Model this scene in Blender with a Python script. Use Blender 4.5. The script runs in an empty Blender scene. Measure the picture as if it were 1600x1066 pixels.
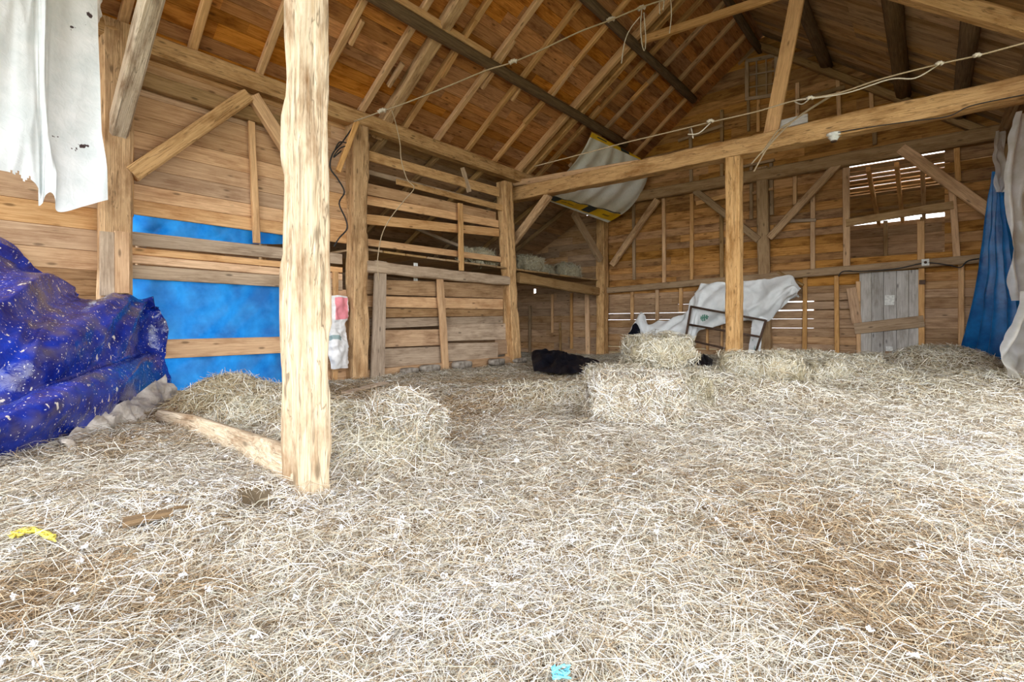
import bpy, math, random
import numpy as np
from mathutils import Vector, Matrix, noise
random.seed(7); rng = np.random.default_rng(7)
C = bpy.context.scene.collection
SC = bpy.context.scene
# ------------------------------------------------------------------ camera, sky, exposure
F, YAW, PY0, EYE = 795.0, 0.690, 507.0, 1.0
SN, CS = math.sin(YAW), math.cos(YAW)
cam = bpy.data.cameras.new('camera'); camo = bpy.data.objects.new('camera', cam); C.objects.link(camo)
camo.location = (0, 0, EYE); camo.rotation_euler = (math.pi/2, 0, YAW)
cam.sensor_fit = 'HORIZONTAL'; cam.sensor_width = 36; cam.lens = F/1600*36
cam.shift_y = (PY0-533)/1600; cam.clip_start = .05; cam.clip_end = 300
SC.camera = camo
SC.view_settings.view_transform = 'Standard'; SC.view_settings.look = 'None'
SC.view_settings.gamma = 1; SC.view_settings.use_curve_mapping = False
SC.view_settings.exposure = 1.4
w = bpy.data.worlds.new('overcast_sky'); SC.world = w; w.use_nodes = True
bg = w.node_tree.nodes['Background']; bg.inputs[0].default_value = (.95, .99, 1.04, 1); bg.inputs[1].default_value = 2.2
SC.cycles.use_denoising = True
SC.cycles.max_bounces = 10; SC.cycles.diffuse_bounces = 7; SC.cycles.transparent_max_bounces = 12
SC.cycles.sample_clamp_indirect = 12

# barn frame (metres): left post line, ridge, right wall, bents
XL, XRI, XR = -8.2, -3.5, 1.13
ZP, ZRI = 4.91, 8.44
YN, YB, YF, YS = -3.0, 10.26, 14.54, 1.82          # open near gable, middle bent, back gable, near bent

def portal(loc, rot, sx, sy):                       # guides sky sampling at the two real openings; gives no light of its own
    l = bpy.data.lights.new('opening', 'AREA'); l.shape = 'RECTANGLE'; l.size = sx; l.size_y = sy
    l.cycles.is_portal = True
    o = bpy.data.objects.new('opening_portal', l); C.objects.link(o); o.location = loc; o.rotation_euler = rot
portal((-3.5, YN-.1, 4.3), (math.pi/2, 0, math.pi), 9.6, 8.6)     # near gable, faces +Y
portal((XR+.15, 4.2, 2.4), (math.pi/2, 0, math.pi/2), 10.6, 4.9)  # side doorway, faces -X

# ------------------------------------------------------------------ helpers
def ray(px, py):
    t = (px-800)/F
    return Vector((-SN+CS*t, CS+SN*t, (PY0-py)/F))
O = Vector((0, 0, EYE))
def onX(px, py, X=XL): d = ray(px, py); return O + d*(X/d.x)
def onY(px, py, Y=YF): d = ray(px, py); return O + d*(Y/d.y)
def onZ(px, py, z=0.0): d = ray(px, py); return O + d*((z-EYE)/d.z)
def atd(px, py, k): return O + ray(px, py)*k
NL = Vector((ZRI-ZP, 0, -(XRI-XL))).normalized()     # left slope, pointing down into the barn
NR = Vector((-(ZRI-ZP), 0, -(XR-XRI))).normalized()
PR = Vector((XRI, 0, ZRI))
def onL(px, py, off=0.0): d = ray(px, py); return O + d*(((PR+NL*off-O).dot(NL))/d.dot(NL))
def onR(px, py, off=0.0): d = ray(px, py); return O + d*(((PR+NR*off-O).dot(NR))/d.dot(NR))

def link(name, me, mat=None, parent=None, mw=None):
    o = bpy.data.objects.new(name, me); C.objects.link(o)
    if mat is not None: me.materials.append(mat)
    if parent is not None:
        o.parent = parent; o.matrix_parent_inverse = Matrix.Translation(-Vector(BASE[parent.name]))
    if mw is not None: o.matrix_basis = mw
    BASE[o.name] = tuple(mw.translation) if mw is not None else (0, 0, 0)
    return o
BASE = {}
def root(name, loc, label=None, cat=None, group=None, kind=None):
    o = bpy.data.objects.new(name, None); C.objects.link(o); o.location = loc; o.empty_display_size = .1
    BASE[o.name] = tuple(loc); tag(o, label, cat, group, kind); return o
def tag(o, label=None, cat=None, group=None, kind=None):
    if label: o['label'] = label
    if cat: o['category'] = cat
    if group: o['group'] = group
    if kind: o['kind'] = kind
    return o
def mesh(name, V, Fc, smooth=False):
    me = bpy.data.meshes.new(name); me.from_pydata([tuple(v) for v in V], [], Fc); me.update()
    if smooth: me.polygons.foreach_set('use_smooth', [True]*len(me.polygons))
    return me
def fr(p, q, up):
    x = (q-p).normalized(); z = (up-x*up.dot(x)).normalized(); y = z.cross(x)
    m = Matrix((x, y, z)).transposed().to_4x4(); m.translation = p; return m
def rows_mesh(name, R, closed=True, caps=True, smooth=True):
    n = len(R[0]); V = [v for r in R for v in r]; Fc = []
    for i in range(len(R)-1):
        for j in range(n if closed else n-1):
            k = (j+1) % n; Fc.append((i*n+j, i*n+k, (i+1)*n+k, (i+1)*n+j))
    if caps: Fc += [tuple(range(n-1, -1, -1)), tuple((len(R)-1)*n+j for j in range(n))]
    return mesh(name, V, Fc, smooth)
def timber(name, p, q, w, h, mat, up, parent=None, rough=.012, bow=.0, log=False, taper=1.0, n=None):
    """hewn timber (or log) between two points; w lies across 'up', h along it"""
    L = (q-p).length; n = n or max(4, min(16, int(L/.35))); s = random.random()*99
    R = []
    for i in range(n+1):
        t = i/n; k = 1+(taper-1)*t; c = min(w, h)*.14
        if log: prof = [(w/2*math.cos(a), h/2*math.sin(a)) for a in [j*math.tau/10 for j in range(10)]]
        else:
            a, b = w/2, h/2
            prof = [(-a+c, -b), (0, -b), (a-c, -b), (a, -b+c), (a, 0), (a, b-c), (a-c, b), (0, b), (-a+c, b), (-a, b-c), (-a, 0), (-a, -b+c)]
        r = []
        for j, (y, z) in enumerate(prof):
            d = noise.noise((t*L*1.7+s, y*9, z*9+s))*rough+noise.noise((t*L*6+s, y*22, z*22))*rough*.6
            m = math.hypot(y, z) or 1
            r.append((t*L, y*k*(1+d/m)+bow*math.sin(math.pi*t)*L, z*k*(1+d/m)+noise.noise((t*L*.5+s, 3, s))*rough*1.2))
        R.append(r)
    me = rows_mesh(name, R, smooth=log)
    return link(name, me, mat, parent, fr(p, q, up))
def hewn(name, p, q, w, h, mat, up, amp=.011, seed=1.0):
    """big timber seen close: dense skin with axe scars, checks along the grain and worn corners"""
    L = (q-p).length; n = max(30, min(110, int(L/.05))); m = 10; prof = []
    for k in range(4):
        for j in range(m):
            t = j/m*2-1; a, b = w/2, h/2
            y, z = ((t*a, -b), (a, t*b), (-t*a, b), (-a, -t*b))[k]; prof.append((y, z))
    R = []
    for i in range(n+1):
        x = L*i/n; r = []
        for y, z in prof:
            e = Vector((y/(w/2), z/(h/2))); cr = max(0, abs(e.x)+abs(e.y)-1.82)*.02
            f = noise.noise((x*2.2+seed, y*9, z*9))*amp+noise.noise((x*7, y*26+seed, z*26))*amp*.45+noise.noise((x*.6+seed, 1, 2))*amp
            g = noise.noise((x*1.6+seed*3, y*7, z*7+5)); f -= amp*1.3*max(0, min(1, (g-.12)*14))
            c = noise.noise((x*.8, y*45+seed, z*45)); f -= amp*.9*max(0, 1-abs(c)*9)
            l = math.hypot(y, z); r.append((x, y*(1-cr+f/l), z*(1-cr+f/l)))
        R.append(r)
    me = rows_mesh(name, R, smooth=True); me.polygons[-1].use_smooth = False
    return link(name, me, mat, None, fr(p, q, up))
def plank(p, q, width, normal, mat, parent, th=.026, name='plank', warp=.004, q_width=None, sl=(0, 0)):
    """board with chamfered edges; p, q is the centre line of its visible face, normal points to the room"""
    L = (q-p).length; c = min(.006, width*.1); cz = min(.016, th*.6); wp = width/2; wq = (q_width or width)/2
    o1, o2 = random.uniform(-warp, warp), random.uniform(-warp, warp)
    R = []
    for x, hw, o in ((0, wp, o1), (L*.5, (wp+wq)/2, (o1+o2)/2+random.uniform(-warp, warp)), (L, wq, o2)):
        k = sl[0] if x == 0 else sl[1] if x == L else 0
        R.append([(x+k*b, b, z) for b, z in ((-hw+c, o), (hw-c, o), (hw, o-cz), (hw, o-th), (-hw, o-th), (-hw, o-cz))])
    return link(name, rows_mesh(name, R, smooth=False), mat, parent, fr(p, q, normal))
def smooth_path(P, sub=6):
    P = [Vector(p) for p in P]; out = []
    for i in range(len(P)-1):
        a, b, c, d = P[max(i-1, 0)], P[i], P[i+1], P[min(i+2, len(P)-1)]
        for k in range(sub):
            t = k/sub
            out.append(.5*((2*b)+(c-a)*t+(2*a-5*b+4*c-d)*t*t+(3*b-a-3*c+d)*t**3))
    out.append(P[-1]); return out
def tube_mesh(name, P, r, n=6, fuzz=0):
    R = []; up = Vector((0.3, .2, 1)).normalized()
    for i, p in enumerate(P):
        t = (P[min(i+1, len(P)-1)]-P[max(i-1, 0)]).normalized()
        a = t.cross(up); a = a.normalized() if a.length > 1e-4 else Vector((1, 0, 0)); b = a.cross(t)
        rr = r*(1+fuzz*math.sin(i*2.3))
        R.append([p+(a*math.cos(j*math.tau/n)+b*math.sin(j*math.tau/n))*rr for j in range(n)])
    return rows_mesh(name, R)
def tube(name, P, r, mat, parent=None, n=6, sub=6, fuzz=0):
    P = smooth_path(P, sub) if sub else [Vector(p) for p in P]
    b = P[0].copy(); me = tube_mesh(name, [p-b for p in P], r, n, fuzz)
    return link(name, me, mat, parent, Matrix.Translation(b))
def wire(pix, d0, d1):
    xs = [p[0] for p in pix]; s = [0]
    for i in range(1, len(pix)): s.append(s[-1]+math.dist(pix[i], pix[i-1]))
    return [atd(x, y, 1/((1-k/s[-1])/d0+(k/s[-1])/d1)) for (x, y), k in zip(pix, s)]
def merge(meshes, name):
    V = []; Fc = []
    for me in meshes:
        b = len(V); V += [v.co[:] for v in me.vertices]; Fc += [tuple(b+i for i in p.vertices) for p in me.polygons]
        bpy.data.meshes.remove(me)
    return mesh(name, V, Fc)

# ------------------------------------------------------------------ materials
def newmat(name):
    m = bpy.data.materials.new(name); m.use_nodes = True
    nt = m.node_tree; b = nt.nodes['Principled BSDF']; b.inputs['Roughness'].default_value = .85
    b.inputs['Specular IOR Level'].default_value = .25
    return m, nt, b
def N(nt, t, **k):
    n = nt.nodes.new(t)
    for a, v in k.items():
        if a.startswith('i_'): n.inputs[a[2:].replace('_', ' ')].default_value = v
        elif a.startswith('n_'): n.inputs[int(a[2:])].default_value = v
        else: setattr(n, a, v)
    return n
def ramp(nt, src, stops, interp='LINEAR'):
    r = N(nt, 'ShaderNodeValToRGB'); r.color_ramp.interpolation = interp; e = r.color_ramp.elements
    while len(e) < len(stops): e.new(.5)
    for x, (p, c) in zip(e, stops): x.position = p; x.color = (*c, 1) if len(c) == 3 else c
    nt.links.new(src, r.inputs[0]); return r
def mix(nt, a, b, fac, mode='MIX'):
    m = N(nt, 'ShaderNodeMix', data_type='RGBA', blend_type=mode)
    for i, v in ((0, fac), (6, a), (7, b)):
        if hasattr(v, 'is_linked') or hasattr(v, 'links'): nt.links.new(v, m.inputs[i])
        else: m.inputs[i].default_value = v if i == 0 else (*v, 1)
    return m.outputs[2]
def wood(name, dark, light, stain=(.35, .22, .12), amt=.55, var=.22, knots=True, bump=.35, cracks=False):
    m, nt, b = newmat(name); L = nt.links.new
    tc = N(nt, 'ShaderNodeTexCoord'); oi = N(nt, 'ShaderNodeObjectInfo')
    ml = N(nt, 'ShaderNodeVectorMath', operation='SCALE'); ml.inputs[0].default_value = (37, 11, 23); L(oi.outputs['Random'], ml.inputs['Scale'])
    ad = N(nt, 'ShaderNodeVectorMath', operation='ADD'); L(tc.outputs['Object'], ad.inputs[0]); L(ml.outputs[0], ad.inputs[1])
    mp = N(nt, 'ShaderNodeMapping'); mp.inputs['Scale'].default_value = (1.0, 24, 24); L(ad.outputs[0], mp.inputs[0])
    g = N(nt, 'ShaderNodeTexNoise', i_Scale=2.2, i_Detail=6, i_Roughness=.62, i_Distortion=.5); L(mp.outputs[0], g.inputs['Vector'])
    col = ramp(nt, g.outputs[0], [(.28, dark), (.5, tuple((d+l)/2 for d, l in zip(dark, light))), (.72, light)]).outputs[0]
    mp2 = N(nt, 'ShaderNodeMapping'); mp2.inputs['Scale'].default_value = (.8, 2.6, 2.6); L(ad.outputs[0], mp2.inputs[0])
    s = N(nt, 'ShaderNodeTexNoise', i_Scale=2.3, i_Detail=5, i_Roughness=.65); L(mp2.outputs[0], s.inputs['Vector'])
    sr = ramp(nt, s.outputs[0], [(.47, (0, 0, 0)), (.68, (amt,)*3)])
    col = mix(nt, col, mix(nt, col, stain, 1.0, 'MULTIPLY'), sr.outputs[0])
    if knots:
        mp3 = N(nt, 'ShaderNodeMapping'); mp3.inputs['Scale'].default_value = (2.4, 7, 7); L(ad.outputs[0], mp3.inputs[0])
        v = N(nt, 'ShaderNodeTexVoronoi', i_Scale=1.0); L(mp3.outputs[0], v.inputs['Vector'])
        kr = ramp(nt, v.outputs['Distance'], [(.07, (.75,)*3), (.16, (0, 0, 0))])
        col = mix(nt, col, tuple(d*.35 for d in dark), kr.outputs[0])
    if cracks:
        mp4 = N(nt, 'ShaderNodeMapping'); mp4.inputs['Scale'].default_value = (.55, 9, 9); L(ad.outputs[0], mp4.inputs[0])
        cn = N(nt, 'ShaderNodeTexNoise', i_Scale=1.6, i_Detail=4, i_Distortion=.8); L(mp4.outputs[0], cn.inputs['Vector'])
        cr = ramp(nt, cn.outputs[0], [(.485, (0, 0, 0)), (.5, (.85,)*3), (.515, (0, 0, 0))])
        col = mix(nt, col, tuple(d*.4 for d in dark), cr.outputs[0])
    hv = N(nt, 'ShaderNodeHueSaturation'); mr = N(nt, 'ShaderNodeMapRange', n_3=1-var, n_4=1+var); L(oi.outputs['Random'], mr.inputs[0])
    L(mr.outputs[0], hv.inputs['Value']); 
    r2 = N(nt, 'ShaderNodeMath', operation='MULTIPLY', n_1=7.31); L(oi.outputs['Random'], r2.inputs[0])
    r3 = N(nt, 'ShaderNodeMath', operation='FRACT'); L(r2.outputs[0], r3.inputs[0])
    ms = N(nt, 'ShaderNodeMapRange', n_3=.88, n_4=1.12); L(r3.outputs[0], ms.inputs[0]); L(ms.outputs[0], hv.inputs['Saturation'])
    L(col, hv.inputs['Color']); L(hv.outputs[0], b.inputs['Base Color'])
    bp = N(nt, 'ShaderNodeBump', i_Strength=bump, i_Distance=.01); L(g.outputs[0], bp.inputs['Height']); L(bp.outputs[0], b.inputs['Normal'])
    return m
M = {
 'wall': wood('pine_boards', (.43, .235, .105), (.74, .48, .265), stain=(.5, .34, .22)),
 'roof': wood('roof_boards', (.30, .115, .033), (.60, .28, .095), stain=(.32, .2, .1), amt=.75, var=.3),
 'roofr': wood('weathered_roof_boards', (.33, .19, .085), (.64, .42, .215), stain=(.3, .24, .16), amt=.7, var=.3),
 'back': wood('back_boards', (.28, .125, .035), (.58, .31, .11), stain=(.3, .22, .15), amt=.8, var=.28),
 'low': wood('stable_boards', (.26, .145, .07), (.54, .355, .20), stain=(.4, .3, .22), amt=.6, var=.25),
 'post': wood('hewn_timber', (.50, .37, .23), (.80, .67, .50), stain=(.36, .25, .165), amt=.95, var=.05, bump=1.6, cracks=True),
 'beam': wood('old_beam', (.42, .25, .115), (.70, .46, .245), stain=(.4, .28, .17), amt=.7, var=.12, bump=1.1, cracks=True),
 'raft': wood('sawn_rafter', (.46, .255, .105), (.76, .475, .235), amt=.4, var=.15),
 'log': wood('bark_log', (.085, .052, .027), (.24, .155, .08), amt=.3, var=.2, bump=1, knots=False),
 'dim': wood('brown_timber', (.24, .15, .07), (.44, .29, .15), amt=.5, var=.18, bump=.6),
 'grey': wood('grey_door_boards', (.36, .33, .29), (.60, .57, .52), stain=(.45, .4, .33), amt=.6, var=.12),
 'drift': wood('grey_brown_board', (.27, .185, .115), (.54, .405, .275), stain=(.42, .34, .27), amt=.6, var=.18),
}
def plain(name, col, rough=.6, spec=.3, metal=0, var=None, scale=20):
    m, nt, b = newmat(name); b.inputs['Roughness'].default_value = rough; b.inputs['Specular IOR Level'].default_value = spec; b.inputs['Metallic'].default_value = metal
    t = N(nt, 'ShaderNodeTexNoise', i_Scale=scale, i_Detail=4); tc = N(nt, 'ShaderNodeTexCoord'); nt.links.new(tc.outputs['Object'], t.inputs['Vector'])
    r = ramp(nt, t.outputs[0], [(.35, var or tuple(c*.7 for c in col)), (.6, col)]); nt.links.new(r.outputs[0], b.inputs['Base Color'])
    bp = N(nt, 'ShaderNodeBump', i_Strength=.3, i_Distance=.01); nt.links.new(t.outputs[0], bp.inputs['Height']); nt.links.new(bp.outputs[0], b.inputs['Normal'])
    return m
def sheet_mat(name, c1, c2, rough=.4, spec=.5, trans=.3, scale=6, holes=False, splat=None, print_=None, alpha=None):
    """woven plastic sheet: colour wear, fine crinkle, some light let through"""
    m, nt, b = newmat(name); L = nt.links.new; out = nt.nodes['Material Output']
    b.inputs['Roughness'].default_value = rough; b.inputs['Specular IOR Level'].default_value = spec
    tc = N(nt, 'ShaderNodeTexCoord')
    t = N(nt, 'ShaderNodeTexNoise', i_Scale=scale, i_Detail=5, i_Roughness=.6); L(tc.outputs['Object'], t.inputs['Vector'])
    col = ramp(nt, t.outputs[0], [(.35, c1), (.65, c2)]).outputs[0]
    if splat:
        for sc, lo, hi, cc, st in ((2.6, .54, .66, (.13, .10, .10), .6), (46, .665, .69, (.75, .72, .66), 1), (15, .66, .69, (.66, .60, .52), 1)):
            n = N(nt, 'ShaderNodeTexNoise', i_Scale=sc, i_Detail=3); mpn = N(nt, 'ShaderNodeMapping'); mpn.inputs['Location'].default_value = (sc, 3, 1)
            mpn.inputs['Scale'].default_value = (1, 1, .55 if sc == 15 else 1)
            L(tc.outputs['Object'], mpn.inputs[0]); L(mpn.outputs[0], n.inputs['Vector'])
            col = mix(nt, col, cc, ramp(nt, n.outputs[0], [(lo, (0,)*3), (hi, (st,)*3)]).outputs[0])
    if print_: col = print_(nt, tc, col)
    L(col, b.inputs['Base Color'])
    wv = N(nt, 'ShaderNodeTexNoise', i_Scale=scale*4, i_Detail=4, i_Distortion=1.2); L(tc.outputs['Object'], wv.inputs['Vector'])
    bp = N(nt, 'ShaderNodeBump', i_Strength=.35, i_Distance=.02); L(wv.outputs[0], bp.inputs['Height']); L(bp.outputs[0], b.inputs['Normal'])
    last = b.outputs[0]
    if trans:
        tr = N(nt, 'ShaderNodeBsdfTranslucent'); L(col, tr.inputs[0]); ms = N(nt, 'ShaderNodeMixShader', n_0=trans)
        L(last, ms.inputs[1]); L(tr.outputs[0], ms.inputs[2]); last = ms.outputs[0]
    if alpha:
        tp = N(nt, 'ShaderNodeBsdfTransparent'); ms = N(nt, 'ShaderNodeMixShader', n_0=alpha); L(last, ms.inputs[1]); L(tp.outputs[0], ms.inputs[2]); last = ms.outputs[0]
    if last != b.outputs[0]: L(last, out.inputs[0])
    return m
def attr_mat(name):
    m, nt, b = newmat(name); a = N(nt, 'ShaderNodeAttribute', attribute_name='tint'); nt.links.new(a.outputs['Color'], b.inputs['Base Color'])
    b.inputs['Roughness'].default_value = .7; return m
M['straw'] = attr_mat('straw')
M['rope'] = plain('hemp_rope', (.46, .35, .22), .9, .1, scale=120)
M['twine'] = plain('pale_twine', (.62, .54, .42), .9, .1, scale=120)
M['cable'] = plain('black_cable', (.02, .02, .02), .5, .4)
M['iron'] = plain('rusty_iron', (.12, .07, .045), .7, .4, .3)
M['stone'] = plain('field_stone', (.33, .29, .24), .9, .2, var=(.16, .13, .10), scale=9)
M['white'] = plain('white_card', (.82, .82, .76), .7, .2)
M['bright'] = sheet_mat('bright_blue_tarp', (.008, .20, .66), (.03, .36, .92), .42, .4, .6, 3)
M['navy'] = sheet_mat('navy_tarp', (.006, .012, .14), (.008, .035, .36), .2, .6, 0, 4, splat=True)
M['tarpback'] = sheet_mat('grey_tarp_lining', (.30, .25, .20), (.66, .60, .53), .45, .5, 0, 7)
M['hang'] = sheet_mat('hanging_blue_tarp', (.005, .10, .34), (.012, .24, .66), .32, .5, .4, 3)
M['clear'] = sheet_mat('clear_plastic_film', (.74, .73, .64), (.90, .89, .86), .18, .8, .5, 5, alpha=.33)
M['black'] = sheet_mat('black_plastic', (.004, .004, .007), (.012, .013, .02), .45, .04, 0, 5)
def torn_print(nt, tc, col):
    n = N(nt, 'ShaderNodeTexNoise', i_Scale=3.4, i_Detail=4, i_Roughness=.6); nt.links.new(tc.outputs['Object'], n.inputs['Vector'])
    return mix(nt, col, (.06, .04, .04), ramp(nt, n.outputs[0], [(.655, (0,)*3), (.665, (1,)*3)]).outputs[0])
M['torn'] = sheet_mat('torn_white_sheet', (.70, .75, .75), (.88, .90, .90), .4, .4, .12, 3, print_=torn_print)
def uvbox(nt, uv, u0, u1, v0, v1):
    sp = N(nt, 'ShaderNodeSeparateXYZ'); nt.links.new(uv, sp.inputs[0]); f = None
    for ax, lo, hi in ((0, u0, u1), (1, v0, v1)):
        for op, val in (('GREATER_THAN', lo), ('LESS_THAN', hi)):
            k = N(nt, 'ShaderNodeMath', operation=op, n_1=val); nt.links.new(sp.outputs[ax], k.inputs[0])
            if f is None: f = k.outputs[0]
            else:
                g = N(nt, 'ShaderNodeMath', operation='MULTIPLY'); nt.links.new(f, g.inputs[0]); nt.links.new(k.outputs[0], g.inputs[1]); f = g.outputs[0]
    return f
def wrap_print(nt, tc, col):
    uv = tc.outputs['UV']; Y = (.85, .55, .02); K = (.03, .045, .05)
    for a in ((0, 1, -.1, .075), (0, 1, .84, .955)): col = mix(nt, col, Y, uvbox(nt, uv, *a))
    for u in (.20, .62): col = mix(nt, col, K, uvbox(nt, uv, u, u+.10, .83, .94))
    for u in (.34, .82, .42): col = mix(nt, col, (.35, .2, .02), uvbox(nt, uv, u, u+.07, .885, .905))
    col = mix(nt, col, K, uvbox(nt, uv, .60, .76, -.1, .07)); col = mix(nt, col, K, uvbox(nt, uv, .15, .32, .02, .04))
    col = mix(nt, col, K, uvbox(nt, uv, 0, .97, .825, .838))
    return col
M['wrap'] = sheet_mat('lumber_wrap', (.80, .81, .74), (.92, .92, .86), .45, .4, .08, 4, print_=wrap_print)
def logo_print(nt, tc, col):
    uv = tc.outputs['UV']; G = (.12, .30, .22)
    for i in range(4): col = mix(nt, col, G, uvbox(nt, uv, .505+i*.012, .514+i*.012, .66-.02*(i in (1, 2)), .76+.02*(i in (1, 2))))
    col = mix(nt, col, G, uvbox(nt, uv, .50, .555, .69, .72))
    return mix(nt, col, G, uvbox(nt, uv, .30, .36, .52, .55))
M['whitetarp'] = sheet_mat('white_tarp', (.78, .81, .80), (.92, .94, .93), .42, .4, .06, 4, print_=logo_print)
M['sack'] = sheet_mat('feed_sack', (.60, .58, .55), (.80, .78, .76), .5, .3, 0, 5,
    print_=lambda nt, tc, col: mix(nt, mix(nt, col, (.75, .25, .28), uvbox(nt, tc.outputs['UV'], .4, .97, .03, .30)), (.25, .33, .32), uvbox(nt, tc.outputs['UV'], .1, .7, .60, .66)))

# ------------------------------------------------------------------ hay: ground relief, straws
def px2(px, py): p = onZ(px, py); return p.x, p.y
MOUNDS = []
def mound(px, py, rx, ry, h): x, y = px2(px, py); MOUNDS.append((x, y, rx, ry, h))
# loose hay swelling round the bales and along the walls; radii run across and along the line of sight
for a in ((1010, 625, .9, .7, .22), (1050, 600, 1.3, .9, .25), (850, 632, .9, .4, .20), (1160, 622, 1.1, .8, .34), (1210, 600, .8, .8, .25), (1300, 598, 1.0, .7, .38),
          (1470, 597, 1.0, .7, .52), (1400, 612, 1.6, .7, .12), (1570, 615, .7, .7, .22),
          (600, 720, .42, .35, .18), (530, 690, .55, .45, .27), (405, 662, .45, .22, .22), (340, 640, .5, .3, .24), (410, 632, .8, .3, .2),
          (1000, 645, .75, .5, .2), (300, 780, .8, .3, .05), (700, 612, 1.2, .5, .05)): mound(*a)
RIP = [(rng.uniform(1, 9), rng.uniform(0, 6.28), rng.uniform(0, 6.28), rng.uniform(.4, 1)) for _ in range(14)]
HX, HY = px2(402, 790)
def HH(x, y):
    x = np.asarray(x, float); y = np.asarray(y, float); z = np.zeros_like(x)
    for k, a, ph, am in RIP: z += am*.011/(.5+k*.25)*np.sin(k*(np.cos(a)*x+np.sin(a)*y)+ph)
    for cx, cy, rx, ry, h in MOUNDS:
        l = math.hypot(cx, cy); ux, uy = cx/l, cy/l
        dv = (x-cx)*ux+(y-cy)*uy; du = -(x-cx)*uy+(y-cy)*ux
        z += h*np.exp(-((du/rx)**2+(dv/ry)**2)**1.3)
    z += .14*np.clip((y-9)/5, 0, 1)*np.clip((x+8.6)/2, 0, 1)
    z += .05*np.exp(-(((x-HX)/.22)**2+((y-HY-.12)/.16)**2)**2); z -= .26*np.exp(-(((x-HX)/.10)**2+((y-HY)/.075)**2)**2)
    return z
def Hs(x, y): return float(HH(np.array([x]), np.array([y]))[0])
PAL = np.array([(.80, .75, .65), (.66, .58, .45), (.48, .38, .25), (.30, .21, .12), (.84, .82, .79), (.54, .52, .41), (.17, .11, .06)])
def tints(n, brown=None, base=(.24, .20, .15, .12, .14, .10, .07)):
    p = rng.choice(len(PAL), n, p=np.array(base)/sum(base)); c = PAL[p].copy()
    if brown is not None:
        k = rng.random(n) < brown*.85
        c[k] = np.array([(.37, .25, .14), (.25, .155, .075), (.47, .345, .20)])[rng.integers(0, 3, k.sum())]
    return c*rng.uniform(.62, 1.12, (n, 1))
def straw_mesh(name, P, Nn, L, Wd, col, tilt=.25, axis=None, spread=math.pi):
    """bent flat stalks: three stations of two points each"""
    n = len(P); r = rng.normal(size=(n, 3))
    if axis is not None: r = axis+rng.normal(size=(n, 3))*spread
    T = r-(r*Nn).sum(1, keepdims=True)*Nn; T /= np.linalg.norm(T, axis=1, keepdims=True)+1e-9
    T = T+Nn*rng.normal(0, tilt, (n, 1)); T /= np.linalg.norm(T, axis=1, keepdims=True)
    B = np.cross(T, Nn); B /= np.linalg.norm(B, axis=1, keepdims=True)+1e-9
    B = B+Nn*rng.normal(0, .5, (n, 1)); B /= np.linalg.norm(B, axis=1, keepdims=True)
    bend = (Nn*rng.normal(.05, .1, (n, 1))+np.cross(Nn, T)*rng.normal(0, .14, (n, 1)))*L[:, None]
    V = np.empty((n, 3, 2, 3)); hw = (Wd/2)[:, None]
    for k, s in enumerate((-.5, 0, .5)):
        c = P+T*(L*s)[:, None]+(bend if k == 1 else 0)
        ww = hw*(1.0 if k == 1 else .75)
        V[:, k, 0] = c-B*ww; V[:, k, 1] = c+B*ww
    base = np.arange(n)[:, None]*6
    Fc = np.concatenate([base+np.array([[0, 1, 3, 2]]), base+np.array([[2, 3, 5, 4]])], 1).reshape(-1, 4)
    me = bpy.data.meshes.new(name); me.vertices.add(n*6); me.vertices.foreach_set('co', V.reshape(-1).astype(np.float32))
    me.loops.add(len(Fc)*4); me.loops.foreach_set('vertex_index', Fc.reshape(-1).astype(np.int32))
    me.polygons.add(len(Fc)); me.polygons.foreach_set('loop_start', np.arange(len(Fc), dtype=np.int32)*4)
    me.update(calc_edges=True)
    a = me.attributes.new('tint', 'FLOAT_COLOR', 'POINT')
    cc = np.concatenate([np.repeat(col, 6, 0), np.ones((n*6, 1))], 1); a.data.foreach_set('color', cc.reshape(-1).astype(np.float32))
    return me
def color_mesh(me, fn):
    n = len(me.vertices); co = np.empty(n*3, np.float32); me.vertices.foreach_get('co', co)
    a = me.attributes.new('tint', 'FLOAT_COLOR', 'POINT'); c = fn(co.reshape(-1, 3)); a.data.foreach_set('color', np.concatenate([c, np.ones((n, 1))], 1).reshape(-1).astype(np.float32))
SPOTS = []                                            # damp brown patches and pale lint patches on the floor (x, y, r, weight)
for px, py, rr, wt in ((1340, 900, .42, .9), (1300, 835, .55, .7), (1420, 1010, .3, .6), (1370, 960, .35, .8), (60, 930, .3, .8), (600, 650, 1.1, .95), (700, 640, 1.2, .7), (300, 640, .9, 1), (420, 620, 1.0, 1),
                       (540, 612, 1.2, 1), (760, 600, 1.0, .8), (830, 592, .8, .8), (120, 900, .22, .6), (250, 935, .25, .5), (690, 690, .25, .9), (210, 690, .5, .6), (1500, 800, .4, .35), (1180, 760, .6, .4), (960, 745, .5, .25)):
    SPOTS.append((*px2(px, py), rr, wt))
LINT = [(*px2(790, 905), .35), (*px2(830, 880), .3), (*px2(400, 740), .42), (*px2(330, 775), .45), (*px2(250, 800), .4), (*px2(470, 790), .35), (*px2(1440, 690), .5), (*px2(720, 960), .3)]
def brown(x, y):
    w_ = np.zeros_like(x)
    for cx, cy, r, k in SPOTS: w_ = np.maximum(w_, k*np.exp(-(((x-cx)**2+(y-cy)**2)/r**2)**1.2))
    return w_

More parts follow.
